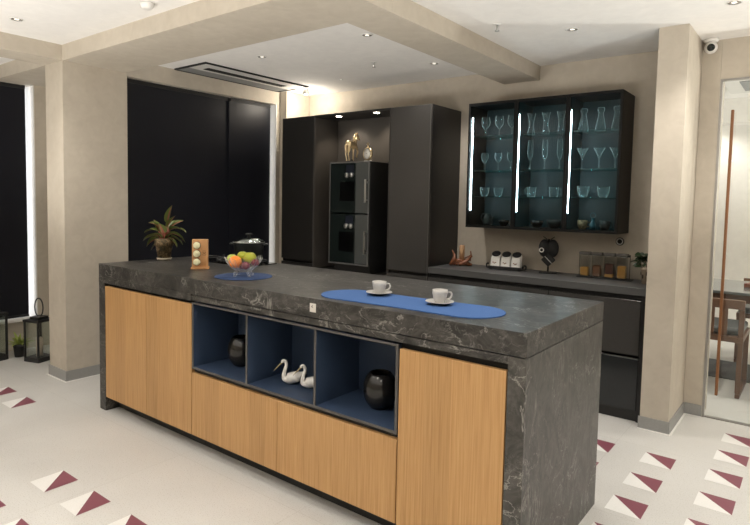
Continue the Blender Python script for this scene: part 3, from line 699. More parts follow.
t = thing('black_stand', 'black stand with dark rounded pads and a small white ring beside the food jars', 'stand', (-1.535, 4.02, WZ), math.radians(20))
g = G(); g.box(-0.062, 0.062, -0.04, 0.04, 0, 0.010, 0.004); g.build('base', 'black', t)
g = G(); g.cyl((0, 0, 0.010), 0.006, 0.235, 12); g.build('pole', 'chrome', t)
g = G()
for s_ in (-1, 1):
    g.lathe([(0, -0.012), (0.034, -0.012), (0.040, 0), (0.034, 0.012), (0, 0.012)], mtx=tr(s_ * 0.029, -0.016, 0.180) @ rx(PI / 2) @ Matrix.Diagonal((1, 1.6, 1, 1)), n=28)
g.build('upper_pads', 'black', t)
g = G(); g.box(-0.036, 0.036, -0.011, 0.011, -0.036, 0.036, 0.008, 3, mtx=tr(0.0, -0.016, 0.098) @ ry(PI / 4)); g.build('lower_pad', 'black', t)
g = G(); g.box(-0.003, 0.003, -0.029, -0.0275, -0.036, 0.036, mtx=tr(0.0, 0, 0.098) @ ry(-PI / 4)); g.build('pad_seam', 'steel', t)
g = G(); g.tube([(-0.048 + 0.014 * math.cos(i * PI / 7), -0.030, 0.166 + 0.014 * math.sin(i * PI / 7)) for i in range(14)], 0.004, 8, closed=True, smooth=1); g.build('ring', 'white_gloss', t)
g = G()
for s_ in (-1, 1): g.tube([(s_ * 0.008, 0, 0.235), (s_ * 0.022, 0, 0.250), (s_ * 0.040, 0, 0.262)], 0.003, 8)
g.build('horns', 'black', t)

t = thing('jar_rack', 'slim dark tray and top rail carrying the four food jars', 'rack', (-1.155, 4.02, WZ), math.radians(3))
g = G(); g.box(-0.165, 0.190, -0.036, 0.036, 0, 0.006, 0.002); g.box(-0.165, -0.162, 0.030, 0.034, 0.006, 0.160); g.box(0.162, 0.165, 0.030, 0.034, 0.006, 0.160); g.box(-0.165, 0.165, 0.0335, 0.0375, 0.150, 0.166)
g.build('tray', 'iron', t)
for k, (con, h, lab) in enumerate((('pasta', 0.052, 'clear food jar half full of yellow pasta, nearest the black stand'), ('nuts', 0.068, 'clear food jar of brown nuts, second from the black stand'), ('mix', 0.085, 'clear food jar filled highest with dark and yellow mix'), ('pasta', 0.075, 'clear food jar of yellow pasta nearest the plant'))):
    x = -0.118 + 0.080 * k; a = math.radians(3)
    c = thing('food_jar', lab, 'jar', (-1.155 + x * math.cos(a), 4.02 + x * math.sin(a), WZ + 0.0065), a, group='clear food jars')
    g = G(); g.box(-0.030, 0.030, -0.028, 0.028, 0, 0.152, 0.006, 2); g.build('body', 'jar_clear', c)
    g = G(); g.box(-0.026, 0.026, -0.024, 0.024, 0.004, h + 0.012, 0.008, 2)
    if k == 2: g.mi = 1; g.box(-0.0265, 0.0265, -0.0245, 0.0245, 0.006, 0.030, 0.004)
    g.build('contents', [con, 'pasta'], c)
    g = G(); g.box(-0.035, 0.035, -0.032, 0.032, 0.1525, 0.168, 0.004, 2); g.build('lid', 'smoke_lid', c)

t = thing('small_plant', 'dark green leafy plant in a patterned pot beside the right pillar', 'potted plant', (-0.868, 3.975, WZ))
g = G(); g.lathe([(0, 0), (0.030, 0), (0.036, 0.08), (0.040, 0.085), (0.040, 0.105), (0.034, 0.105), (0.032, 0.095), (0, 0.095)])
g.mi = 1
for k in range(9):
    a = k * 2 * PI / 9; g.ball((0.034 * math.cos(a), 0.034 * math.sin(a), 0.045 + 0.02 * (k % 2)), 0.009, (0.5, 0.5, 1.6), 8)
g.build('pot', ['pot_patt', 'pot_mark'], t)
g = G(); rs = random.Random(5)
for k in range(34):
    a = rs.uniform(0, 2 * PI); e = rs.uniform(0.2, 1.3); L = rs.uniform(0.04, 0.10)
    d = Vector((math.cos(a) * math.cos(e), math.sin(a) * math.cos(e), math.sin(e))); b = Vector((0, 0, 0.10)) + d * L
    g.leaf(b, (d.x, d.y, d.z * 0.3), 0.046, 0.044, 0.8, False, rs.uniform(-0.8, 0.8))
for x, z in ((-0.07, 0.115), (-0.05, 0.155), (-0.03, 0.18)): g.leaf((x * 0.5, -0.01, z), (-1, -0.2, 0.1), 0.05, 0.042, 0.5, False, 0.5)
g.build('foliage', 'leaf_dark', t)
g = G()
for x, z in ((-0.05, 0.13), (-0.03, 0.17), (0.02, 0.19), (0.04, 0.14)): g.tube([(0, 0, 0.09), (x * 0.4, 0, z * 0.8), (x, 0, z)], 0.002, 6)
g.build('stem', 'stem', t)

t = thing('wall_socket', 'round black wall socket with white ring under the wall cabinet', 'wall socket', (-1.087, 4.1495, 1.069))
g = G(); g.lathe([(0, 0), (0.028, 0), (0.027, 0.006), (0, 0.007)], mtx=rx(PI / 2)); g.build('plate', 'black', t)
g = G(); g.lathe([(0.016, 0.0072), (0.022, 0.0072), (0.021, 0.010), (0.017, 0.010), (0.016, 0.0072)], mtx=rx(PI / 2)); g.build('ring', 'white_plastic', t)

# ------------------------------------------------------------------ things on the island top
IT = 0.9005
PP = (-3.385, 2.135, IT)
t = thing('potted_plant', 'pink and green leafed plant in a mossy clay pot at the island corner', 'potted plant', PP, YAW)
g = G(); g.lathe([(0, 0.012), (0.040, 0.012), (0.053, 0.095), (0.060, 0.097), (0.062, 0.142), (0.055, 0.142), (0.052, 0.125), (0, 0.125)]); g.build('pot', 'terracotta', t)
g = G(); g.lathe([(0, 0), (0.042, 0), (0.050, 0.016), (0.046, 0.016), (0.041, 0.011), (0, 0.011)]); g.build('saucer', 'pot_saucer', t)
g = G(); g.lathe([(0, 0.126), (0.051, 0.1255)]); g.build('soil', 'soil', t)
fol = G(); stm = G()
LV = [(0.03, 0.0, 0.235, 0.14, 80, 0.9, 0.045), (-0.035, 0.01, 0.17, 0.13, 118, 0.5, 0.035), (-0.05, -0.01, 0.185, 0.105, 158, 1.2, 0.05), (-0.045, 0.02, 0.165, 0.13, 178, 1.0, 0.045), (-0.04, -0.03, 0.15, 0.11, 205, 0.8, 0.045),
      (-0.05, 0.0, 0.12, 0.085, 225, 0.5, 0.035), (0.04, 0.01, 0.19, 0.15, 28, 1.3, 0.045), (0.035, 0.03, 0.20, 0.12, 50, 0.8, 0.045), (0.045, -0.02, 0.17, 0.14, 5, 1.5, 0.045), (0.03, -0.03, 0.15, 0.11, -20, 1.2, 0.04),
      (-0.04, 0.03, 0.20, 0.10, 135, 0.9, 0.05), (-0.03, -0.04, 0.14, 0.10, 190, 1.1, 0.05), (0.03, 0.0, 0.21, 0.12, 62, 0.7, 0.04), (-0.045, 0.0, 0.15, 0.12, 165, 1.3, 0.05), (0.045, 0.02, 0.15, 0.11, -5, 1.3, 0.045),
      (0.0, -0.04, 0.17, 0.09, 95, 1.4, 0.05), (0.01, 0.05, 0.18, 0.12, 75, 1.4, 0.05), (-0.01, -0.03, 0.14, 0.08, 120, 1.8, 0.045), (0.02, -0.02, 0.13, 0.07, 70, 1.8, 0.04)]
rs = random.Random(11)
for u, w, z, L, ang, dr, wd in LV:
    a = math.radians(ang); d = (math.cos(a), rs.uniform(-0.35, 0.35) + w * 6, math.sin(a))
    b = (u * 0.7, w * 0.7, z)
    fol.leaf(b, d, L * 0.92, wd * 1.45, dr, True, rs.uniform(-0.4, 0.4))
    stm.tube([(u * 0.12, w * 0.12, 0.124), (u * 0.35, w * 0.35, (z + 0.124) / 2 + 0.01), b], [0.004, 0.003, 0.0025], 7)
for k in range(9):
    a = rs.uniform(0, 2 * PI); fol.leaf((0.012 * math.cos(a), 0.012 * math.sin(a), 0.13), (0.35 * math.cos(a), 0.35 * math.sin(a), 1), rs.uniform(0.07, 0.11), 0.028, 0.3, True, rs.uniform(-1, 1), mats=(1, 1))
fol.build('foliage', ['leaf', 'leaf_pink'], t); stm.build('stem', 'leaf_pink', t)

t = thing('wooden_block', 'light wooden block holder with three round cream caps beside the fruit bowl', 'wooden block', (-2.835, 2.02, IT), math.radians(50))
g = G(); g.box(-0.044, 0.044, -0.022, 0.030, 0.012, 0.170, 0.002); g.build('block', 'beech', t)
g = G(); g.box(-0.050, 0.050, -0.034, 0.034, 0, 0.0115, 0.002); g.build('base', 'beech', t)
for z in (0.042, 0.090, 0.138):
    g = G(); g.lathe([(0, 0), (0.0215, 0), (0.0215, 0.010), (0, 0.010)], mtx=tr(-0.017, -0.0222, z) @ rx(PI / 2)); o = g.build('holder_ring', 'engrave', t)
    g = G(); g.lathe([(0, 0.0105), (0.0195, 0.0105), (0.0195, 0.017), (0.018, 0.019), (0, 0.019)], mtx=tr(-0.017, -0.0222, z) @ rx(PI / 2)); g.build('cap', 'cream', o)
g = G()
for a in (0.6, -0.6): g.box(-0.012, 0.012, -0.0232, -0.0222, -0.0012, 0.0012, mtx=tr(0.024, 0, 0.092) @ ry(a))
for z in (0.104, 0.080): g.box(0.014, 0.034, -0.0232, -0.0222, z, z + 0.002)
g.build('emblem', 'engrave', t)

# round mat, bowl and fruit
BC = (-2.395, 1.975, IT)
g = G(); g.lathe([(0, 0), (0.148, 0), (0.150, 0.002), (0.148, 0.004), (0, 0.004)], n=64); o = g.build('round_mat', 'felt_dark'); o.location = BC; tag(o, 'round navy felt mat under the glass fruit bowl', 'table mat')
B = (BC[0], BC[1], IT + 0.0045)
t = thing('fruit_bowl', 'footed cut glass bowl full of fruit on the round blue mat', 'bowl', B, YAW)
g = G(); n = 36
pr = [(0.012, 0.028), (0.045, 0.032), (0.070, 0.050), (0.088, 0.076), (0.097, 0.098)]
g.lathe(pr, n=72)
for v in g.bm.verts:
    r = math.hypot(v.co.x, v.co.y); a = math.atan2(v.co.y, v.co.x); k = 1 + 0.035 * math.cos(18 * a) * min(1, r / 0.09); v.co.x *= k; v.co.y *= k
    if v.co.z > 0.095: v.co.z += 0.006 * math.cos(9 * a)
g.build('bowl', 'bowl_glass', t)
for k in range(4):
    a = PI / 4 + k * PI / 2; c_, s_ = math.cos(a), math.sin(a)
    g = G(); g.tube([(0.030 * c_, 0.030 * s_, 0.029), (0.048 * c_, 0.048 * s_, 0.020), (0.050 * c_, 0.050 * s_, 0.006), (0.060 * c_, 0.060 * s_, 0.004)], [0.009, 0.009, 0.006, 0.004], 10); g.build('foot', 'bowl_glass', t)
def fruit(name, label, u, w, z, r, mat, stem=True, sq=0.92, group='fruit in the glass bowl'):
    t = thing(name, label, 'fruit', off(B, u, w, z - r), 0, group)
    g = G(); prof = []
    for i in range(19):
        a = PI * i / 18; rr = r * math.sin(a); zz = -math.cos(a) * r * sq + r
        if stem: zz -= 0.20 * r * math.exp(-((rr / (0.28 * r)) ** 2)) * (1 if i > 9 else -0.6)
        prof.append((rr if 0 < i < 18 else 0, zz))
    g.lathe(prof, n=28); g.build('flesh', mat, t)
    if stem:
        g = G(); g.tube([(0, 0, r * 1.72), (0.001, 0, r * 1.95), (0.004, 0, r * 2.12)], 0.0014, 7); g.build('stem', 'stem', t)
fruit('orange', 'bright orange fruit at the front of the bowl', -0.036, -0.034, 0.076, 0.034, 'orange', False, 0.96)
fruit('apple', 'pale lime green apple at the left of the bowl', -0.066, 0.022, 0.088, 0.026, 'lime')
fruit('apple', 'large yellow green apple at the right of the bowl', 0.030, 0.008, 0.094, 0.035, 'apple')
fruit('apple', 'yellow green apple at the back of the bowl, top of the pile', -0.018, 0.052, 0.098, 0.030, 'apple')
fruit('plum', 'dark red fruit low in the bowl, right of the orange', 0.020, -0.042, 0.058, 0.022, 'red', False)
fruit('plum', 'dark red fruit low in the bowl under the orange', -0.008, -0.008, 0.052, 0.019, 'red', False)
fruit('plum', 'dark red fruit low at the right edge of the bowl', 0.062, -0.010, 0.072, 0.021, 'red', False)

# long mat and cups
g = G(); pl = []
for i in range(25):
    a = -PI / 2 + PI * i / 24; pl.append((0.282 + 0.134 * math.cos(a), 0.134 * math.sin(a)))
for i in range(1, 8): t_ = i / 8; pl.append((0.282 - 0.564 * t_, 0.134 - 0.010 * math.sin(PI * t_)))
for i in range(25):
    a = PI / 2 + PI * i / 24; pl.append((-0.282 + 0.134 * math.cos(a), 0.134 * math.sin(a)))
for i in range(1, 8): t_ = i / 8; pl.append((-0.282 + 0.564 * t_, -0.134 + 0.010 * math.sin(PI * t_)))
g.prism(pl, 0, 0.004); o = g.build('long_mat', 'felt'); o.location = (-1.322, 1.933, IT); o.rotation_euler = (0, 0, math.radians(2.5)); tag(o, 'long bright blue felt mat with rounded ends under the cups', 'table mat')
for px, py, lab, slab in ((-1.508, 1.990, 'off white coffee cup on its saucer, nearer the fruit bowl', 'saucer with shade painted on its underside, under the cup nearer the fruit bowl'), (-1.192, 1.975, 'off white coffee cup on its saucer, nearer the right end of the island', 'saucer with shade painted on its underside, under the cup nearer the right end of the island')):
    z = IT + 0.0045
    g = G(); g.lathe([(0, 0.0), (0.028, 0.0), (0.034, 0.003), (0.057, 0.013), (0.056, 0.0152), (0.034, 0.007), (0.022, 0.0065), (0, 0.0065)], n=40)
    for f in g.bm.faces:
        if max(v.co.z for v in f.verts) < 0.0135 and min(math.hypot(v.co.x, v.co.y) for v in f.verts) > 0.027 and f.calc_center_median().z < 0.0085 + (math.hypot(*f.calc_center_median().xy) - 0.045) * 0.0: f.material_index = 1 if any(abs(math.hypot(v.co.x, v.co.y) - 0.057) < 1e-3 or v.co.z < 0.0035 for v in f.verts) else 0  # dark slot on the underside paints the shade beneath the saucer
    o = g.build('saucer', ['cup', 'pan']); o.location = (px, py, z); tag(o, slab, 'saucer', 'saucers')
    t = thing('coffee_cup', lab, 'cup', (px, py, z + 0.0068), YAW, 'coffee cups')
    g = G(); g.lathe([(0, 0), (0.019, 0), (0.021, 0.003), (0.0265, 0.022), (0.0305, 0.040), (0.0315, 0.053), (0.0295, 0.053), (0.0285, 0.040), (0.024, 0.022), (0.016, 0.007), (0, 0.006)], n=40); g.build('body', 'cup', t)
    g = G(); g.tube([(0.0295, 0, 0.042), (0.043, 0, 0.043), (0.047, 0, 0.032), (0.041, 0, 0.019), (0.0262, 0, 0.015)], 0.0036, 10, smooth=4); g.build('handle', 'cup', t)

# hob and pot
t = thing('hob', 'black glass hob with iron grate at the back of the island', 'hob', (-2.985, 2.385, IT))
g = G(); g.box(-0.265, 0.265, -0.125, 0.125, 0, 0.006, 0.002); g.build('glass_top', 'hob', t)
for cx in (-0.14, 0.125):
    g = G(); g.lathe([(0, 0.006), (0.040, 0.006), (0.040, 0.014), (0.028, 0.018), (0, 0.018)], (cx, 0.015, 0)); b_ = g.build('burner', 'iron', t)
    g = G()
    for k in range(4):
        a = PI / 4 + k * PI / 2; c_, s_ = math.cos(a), math.sin(a)
        g.tube([(cx + 0.03 * c_, 0.015 + 0.03 * s_, 0.026), (cx + 0.085 * c_, 0.015 + 0.085 * s_, 0.026), (cx + 0.108 * c_, 0.015 + 0.108 * s_, 0.022), (cx + 0.112 * c_, 0.015 + 0.112 * s_, 0.006)], 0.005, 8)
    g.build('pan_support', 'iron', t)
for cx in (-0.03, 0.0, 0.03):
    g = G(); g.cyl((cx, -0.095, 0.006), 0.012, 0.014, 18); g.build('knob', 'black', t)
t = thing('cooking_pot', 'dark lidded cooking pot with glass lid standing on the hob', 'pot', (-2.86, 2.40, IT + 0.0315), YAW)
g = G(); g.lathe([(0, 0), (0.078, 0), (0.086, 0.008), (0.094, 0.098), (0.097, 0.100), (0.094, 0.103), (0.091, 0.100), (0.083, 0.010), (0, 0.006)], n=48); g.build('body', 'pan', t)
for s_ in (-1, 1):
    g = G(); g.tube([(s_ * 0.090, -0.028, 0.090), (s_ * 0.112, -0.022, 0.094), (s_ * 0.112, 0.022, 0.094), (s_ * 0.090, 0.028, 0.090)], 0.006, 8); g.build('handle', 'pan', t)
g = G(); g.lathe([(0.098, 0.104), (0.088, 0.113), (0.060, 0.126), (0.025, 0.132), (0, 0.133)], n=48); l_ = g.build('lid', 'lid_glass', t, solid=0.003)
g = G(); g.lathe([(0.0985, 0.1032), (0.1005, 0.105), (0.098, 0.107), (0.096, 0.105), (0.0985, 0.1032)], n=48); g.build('lid_rim', 'steel', l_)
g = G(); g.lathe([(0, 0.134), (0.010, 0.134), (0.008, 0.146), (0.022, 0.152), (0.020, 0.160), (0, 0.162)], n=24); g.build('lid_knob', 'black', l_)

# ------------------------------------------------------------------ things in the niches
NZ = 0.4465
vp = [(0, 0.002), (0.030, 0.0)] + [(0.071 * (1 - 0.46 * abs((t_ - 0.53) / 0.53) ** 2.5), 0.003 + 0.147 * t_) for t_ in [i_ / 26 for i_ in range(27)]]
vp += [(0.0425, 0.1525), (0.0405, 0.149), (0.055, 0.12), (0.058, 0.07), (0.04, 0.02), (0, 0.012)]
for x, y, lab in ((-1.428, 1.905, 'round glossy black vase in the right hand niche'), (-2.345, 1.925, 'round glossy black vase in the left hand niche')):
    g = G(); g.lathe(vp, n=48); o = g.build('vase', 'vase'); o.location = (x, y, NZ); tag(o, lab, 'vase', 'black vases')
for (x, y, sc, lab) in ((-1.925, 1.885, 1.0, 'white bird figurine with long gold beak in the middle niche, fully in view'), (-1.815, 1.895, 0.95, 'white bird figurine with long gold beak beside the niche divider')):
    t = thing('bird_figurine', lab, 'figurine', (x, y, NZ), YAW + 0.12, 'bird figurines')
    g = G()
    g.tube([(0.062, 0, 0.052), (0.045, 0, 0.046), (0.015, 0, 0.034), (-0.018, 0, 0.028), (-0.036, 0, 0.028), (-0.043, 0, 0.042), (-0.038, 0, 0.068), (-0.032, 0, 0.090), (-0.037, 0, 0.108), (-0.047, 0, 0.110), (-0.055, 0, 0.103)],
           [0.002, 0.013, 0.027, 0.026, 0.017, 0.0105, 0.0085, 0.0075, 0.0080, 0.0085, 0.005], 18, smooth=5)
    g.build('body', 'white_gloss', t)
    g = G(); g.tube([(-0.051, 0, 0.104), (-0.070, 0, 0.086), (-0.090, 0, 0.064)], [0.0048, 0.0032, 0.0012], 10); g.build('beak', 'swan_beak', t)
    for s_ in (-1, 1):
        g = G(); g.ball((-0.046, s_ * 0.0078, 0.1125), 0.0016, n=8); g.build('eye', 'black', t)
    t.scale = (sc, sc, sc)

# ------------------------------------------------------------------ blinds
def blind(name, label, x, y0, y1, z0, z1):
    t = thing(name, label, 'window blind', (x, (y0 + y1) / 2, z0))
    g = G(); g.box(x - 0.004, x, y0, y1, z0 + 0.02, z1 - 0.03); g.build('fabric', 'blind', t, True)
    g = G(); g.box(x - 0.014, x + 0.008, y0 + 0.018, y1, z0, z0 + 0.0195, 0.003); g.build('bottom_bar', 'black', t, True)
    g = G(); g.box(x - 0.02, x + 0.004, y0 + 0.018, y1, z1 - 0.0295, z1 - 0.0005); g.build('top_box', 'black', t, True)
blind('roller_blind', 'wide black blind in the window between the left pillar and the kitchen', -4.207, 2.325, 3.300, 0.48, 2.198)
blind('roller_blind', 'narrower black blind nearest the tall black cupboard', -4.192, 3.284, 3.765, 0.48, 2.198)
blind('roller_blind', 'black blind at the far left behind the lanterns', -5.36, -0.30, 2.085, 0.262, 2.220)

# ------------------------------------------------------------------ lanterns and little plant by the far left window
def lantern(label, loc, rz, sc):
    t = thing('lantern', label, 'lantern', loc, rz, 'lanterns')
    w = 0.078
    g = G(); g.box(-w, w, -w, w, 0, 0.035, 0.003); g.build('base', 'iron', t)
    for a in (-1, 1):
        for b in (-1, 1): g = G(); g.box(a * (w - 0.007) - 0.006, a * (w - 0.007) + 0.006, b * (w - 0.007) - 0.006, b * (w - 0.007) + 0.006, 0.0355, 0.3195); g.build('post', 'iron', t)
    g = G(); g.box(-w - 0.004, w + 0.004, -w - 0.004, w + 0.004, 0.320, 0.338, 0.003); g.box(-w * 0.6, w * 0.6, -w * 0.6, w * 0.6, 0.3385, 0.360, 0.003); g.build('top', 'iron', t)
    g = G(); g.tube([(0.045 * math.cos(i * PI / 9), 0, 0.430 + 0.075 * math.sin(i * PI / 9)) for i in range(18)], 0.005, 8, closed=True, smooth=1); g.build('ring_handle', 'iron', t)
    k = w - 0.007
    for q in (((-k + 0.007, -k), (k - 0.007, -k)), ((-k + 0.007, k), (k - 0.007, k)), ((-k, -k + 0.007), (-k, k - 0.007)), ((k, -k + 0.007), (k, k - 0.007))):
        g = G(); (x0, y0), (x1, y1) = q; g.poly([(x0, y0, 0.036), (x1, y1, 0.036), (x1, y1, 0.319), (x0, y0, 0.319)]); g.build('pane', 'lantern_glass', t)
    c = thing('lantern_candle', 'ivory candle inside the ' + label, 'candle', (loc[0], loc[1], loc[2] + 0.036 * sc), rz, 'lantern candles')
    g = G(); g.lathe([(0, 0), (0.026, 0), (0.026, 0.15), (0, 0.148)]); g.build('wax', 'candle_white', c)
    g = G(); g.cyl((0, 0, 0.148), 0.0012, 0.012, 6); g.build('wick', 'black', c)
    t.scale = c.scale = (sc,) * 3
lantern('black metal lantern against the left pillar', (-4.845, 1.957, 0), math.radians(18), 0.98)
lantern('black metal lantern at the left edge of the photo', (-5.112, 1.705, 0), math.radians(12), 1.12)
t = thing('floor_plant', 'small yellow green plant in a black pot between the lanterns', 'potted plant', (-5.072, 1.895, 0))
g = G(); g.lathe([(0, 0), (0.032, 0), (0.042, 0.09), (0.045, 0.092), (0.045, 0.105), (0.039, 0.105), (0.038, 0.095), (0, 0.095)]); g.build('pot', 'pot_black', t)
g = G(); rs = random.Random(8)
for k in range(34):
    a = rs.uniform(0, 2 * PI); e = rs.uniform(0.35, 1.4)
    g.leaf((0.015 * math.cos(a), 0.015 * math.sin(a), 0.095), (math.cos(a) * math.cos(e), math.sin(a) * math.cos(e), math.sin(e)), rs.uniform(0.07, 0.13), 0.022, 0.9, False)
g.build('foliage', 'leaf_lime', t)

# ------------------------------------------------------------------ glass door with wooden bar
t = bpy.data.objects.new('door_1', None); C.objects.link(t); t.location = (-0.53, 4.09, 0); t['kind'] = 'structure'; t['label'] = 'frameless glass door with thin grey edge'
g = G(); g.poly([(-0.521, 4.105, 0.008), (0.52, 4.105, 0.008), (0.52, 4.105, 2.078), (-0.521, 4.105, 2.078)]); g.build('pane', 'pane', t, True)
g = G(); g.box(-0.534, -0.522, 4.083, 4.120, 0.0, 2.089); g.box(-0.521, 1.098, 4.083, 4.120, 2.079, 2.089); g.box(-0.521, 1.098, 4.090, 4.120, 0.0, 0.006); g.build('frame', 'frame_grey', t, True)
g = G(); g.box(-0.465, -0.449, 4.034, 4.058, 0.165, 1.895, 0.004); h_ = g.build('handle', 'bar_wood', t, True)
for z in (0.45, 1.03, 1.60):
    g = G(); g.lathe([(0, 0), (0.008, 0), (0.008, 0.040), (0, 0.040)], n=14, mtx=tr(-0.456, 4.1035, z) @ rx(PI / 2))
    for v in g.bm.verts: v.co -= t.location
    g.build('bracket', 'steel', h_)

# ------------------------------------------------------------------ dining room
t = thing('dining_table', 'dark glossy topped dining table beyond the glass door', 'table', (-0.15, 5.40, 0.0085))
g = G(); g.box(-1.05, 1.05, -0.42, 0.42, 0.665, 0.685, 0.004); g.build('tabletop', 'table_top', t)
g = G(); g.box(-0.98, 0.98, -0.36, -0.34, 0.60, 0.664); g.box(-0.98, 0.98, 0.34, 0.36, 0.60, 0.664); g.build('apron', 'walnut', t)
for a in (-1, 1):
    for b in (-1, 1): g = G(); g.box(a * 0.95 - 0.03, a * 0.95 + 0.03, b * 0.33 - 0.008, b * 0.33 + 0.008, 0, 0.599, 0.003); g.build('leg', 'walnut', t)
def dining_chair(label, loc, rz):
    t = thing('dining_chair', label, 'chair', loc, rz, 'dining chairs')
    for x in (-0.22, 0.22):
        g = G(); g.box(x - 0.016, x + 0.016, -0.22, -0.19, 0.0305, 0.615, 0.003); g.build('leg', 'walnut', t)
        g = G(); g.box(x - 0.016, x + 0.016, 0.20, 0.23, 0.0305, 0.385, 0.003); g.build('leg', 'walnut', t)
    for x in (-0.22, 0.22): g = G(); g.box(x - 0.014, x + 0.014, -0.23, 0.25, 0, 0.030, 0.003); g.build('runner', 'walnut', t)
    g = G(); g.box(-0.237, 0.237, -0.23, 0.24, 0.386, 0.425, 0.004); g.build('seat_frame', 'walnut', t)
    g = G(); g.box(-0.225, 0.225, -0.185, 0.235, 0.426, 0.475, 0.018, 3); g.build('seat', 'cushion', t)
    g = G(); g.box(-0.236, 0.236, -0.222, -0.196, 0.616, 0.680, 0.005); g.build('top_rail', 'walnut', t)
    for x in (-0.12, -0.04, 0.04, 0.12): g = G(); g.box(x - 0.018, x + 0.018, -0.215, -0.203, 0.4255, 0.6155, 0.002); g.build('back_slat', 'walnut', t)
dining_chair('slatted walnut dining chair with grey seat, nearest the glass door', (-0.62, 4.86, 0.0005), 0)
dining_chair('slatted walnut dining chair on the far side of the dining table', (-0.30, 5.98, 0.0005), PI)
dining_chair('slatted walnut dining chair at the near side of the table, right of the first', (0.05, 4.87, 0.0005), 0)
g = G(); g.box(-1.5, 1.5, 5.12, 5.70, 0.0005, 0.008); o = g.build('rug', 'rug'); tag(o, 'dark grey rug under the dining table', 'rug')
g = G(); g.box(0, 0.30, 0, 0.20, 0, 0.03, 0.003); o = g.build('book', 'book'); o.location = (-0.46, 5.34, 0.694); o.rotation_euler = (0, 0, -0.2); tag(o, 'reddish brown book lying on the dining table', 'book')
t = thing('ceiling_cassette', 'square white ceiling air conditioner above the dining table', 'air conditioner', (-0.35, 5.55, CEIL))
g = G(); g.box(-0.34, 0.34, -0.34, 0.34, -0.03, -0.0005, 0.006); g.build('panel', 'ac_white', t)
g = G(); g.box(-0.22, 0.22, -0.22, 0.22, -0.034, -0.0305)
g.build('grille', 'ac_grey', t)

# ------------------------------------------------------------------ ceiling things
t = thing('air_conditioner', 'long black framed ceiling slot air conditioner above the black blinds', 'air conditioner', (-3.85, 3.2, CEIL))
x0, x1, y0, y1 = -4.115, -3.71, 2.69, 3.79
z0, z1 = CEIL - 0.012, CEIL - 0.0005
g = G(); w = 0.014
g.box(x0, x1, y0, y0 + w, z0, z1); g.box(x0, x1, y1 - w, y1, z0, z1); g.box(x0, x0 + w, y0 + w, y1 - w, z0, z1); g.box(x1 - w, x1, y0 + w, y1 - w, z0, z1)
g.build('frame', 'black', t, True)
g = G(); g.box(x0 + w, -3.96, y0 + w, y1 - w, z0 + 0.004, z1); g.build('grey_panel', 'ac_grey', t, True)
g = G(); g.box(-3.959, x1 - w, y0 + w, y1 - w, z0 + 0.004, z1); g.build('white_panel', 'ac_white', t, True)
g = G(); g.box(-3.905, -3.835, y0 + 0.12, y1 - 0.16, z0 + 0.0005, z0 + 0.0035); g.build('air_slot', 'channel', t, True)

def downlight_root(label, loc):
    t = thing('downlight', label, 'ceiling light', loc, group='recessed ceiling downlights')
    g = G(); g.lathe([(0.030, -0.003), (0.037, -0.003), (0.038, -0.0004), (0.030, -0.0004), (0.030, -0.003)]); g.build('ring', 'white_plastic', t)
    g = G(); g.lathe([(0, -0.0006), (0.030, -0.0006), (0.029, -0.0022), (0.017, -0.0008)], n=28); g.build('reflector', 'chrome', t)
    g = G(); g.lathe([(0, -0.0026), (0.011, -0.0024), (0.013, -0.001), (0, -0.001)], n=20); g.build('lens', 'lamp_soft', t)
    ld = bpy.data.lights.new('downlight_beam', 'SPOT'); ld.energy = DL; ld.color = (1.0, 0.945, 0.88); ld.spot_size = math.radians(118); ld.spot_blend = 0.75; ld.shadow_soft_size = 0.05
    lo = bpy.data.objects.new('downlight_beam', ld); C.objects.link(lo); lo.parent = t; lo.location = (0, 0, -0.02)
    return t
DL = 22
UP = 150
d0 = downlight_root('recessed downlight above the front left corner of the room', (-3.77, 1.43, CEIL))
for x, y, lab in ((-3.237, 2.825, 'recessed downlight beside the ceiling air conditioner'), (-2.267, 2.815, 'recessed downlight near the crossing of the two beams'), (-2.311, 3.66, 'recessed downlight above the tall satin cupboard'),
                  (-1.205, 3.385, 'recessed downlight in front of the glass wall cabinet'), (-0.403, 3.381, 'recessed downlight at the top right, before the glass door')):
    dup(d0, (x, y, CEIL), lab)
k = 0
for x in (-4.7, -2.6, -1.3, 0.0, 1.4):  # extra downlights added out of view to raise the ceiling brightness
    for y in (-2.0, -0.7, 0.6):
        dup(d0, (x, y, CEIL), 'added unseen fill downlight behind the viewpoint'); k += 1
for x, y in ((0.5, 1.9), (0.7, 3.2), (-1.0, 1.45)): dup(d0, (x, y, CEIL), 'added unseen fill downlight behind the viewpoint')  # more added fill downlights out of view
for x, y in ((-0.9, 4.7), (0.3, 4.7), (-1.4, 5.6), (0.6, 5.6), (-0.9, 6.9), (0.3, 6.9), (1.8, 5.2), (-1.9, 4.8)): dup(d0, (x, y, CEIL), 'added unseen fill downlight in the dining room')  # unseen downlights added to light the dining room
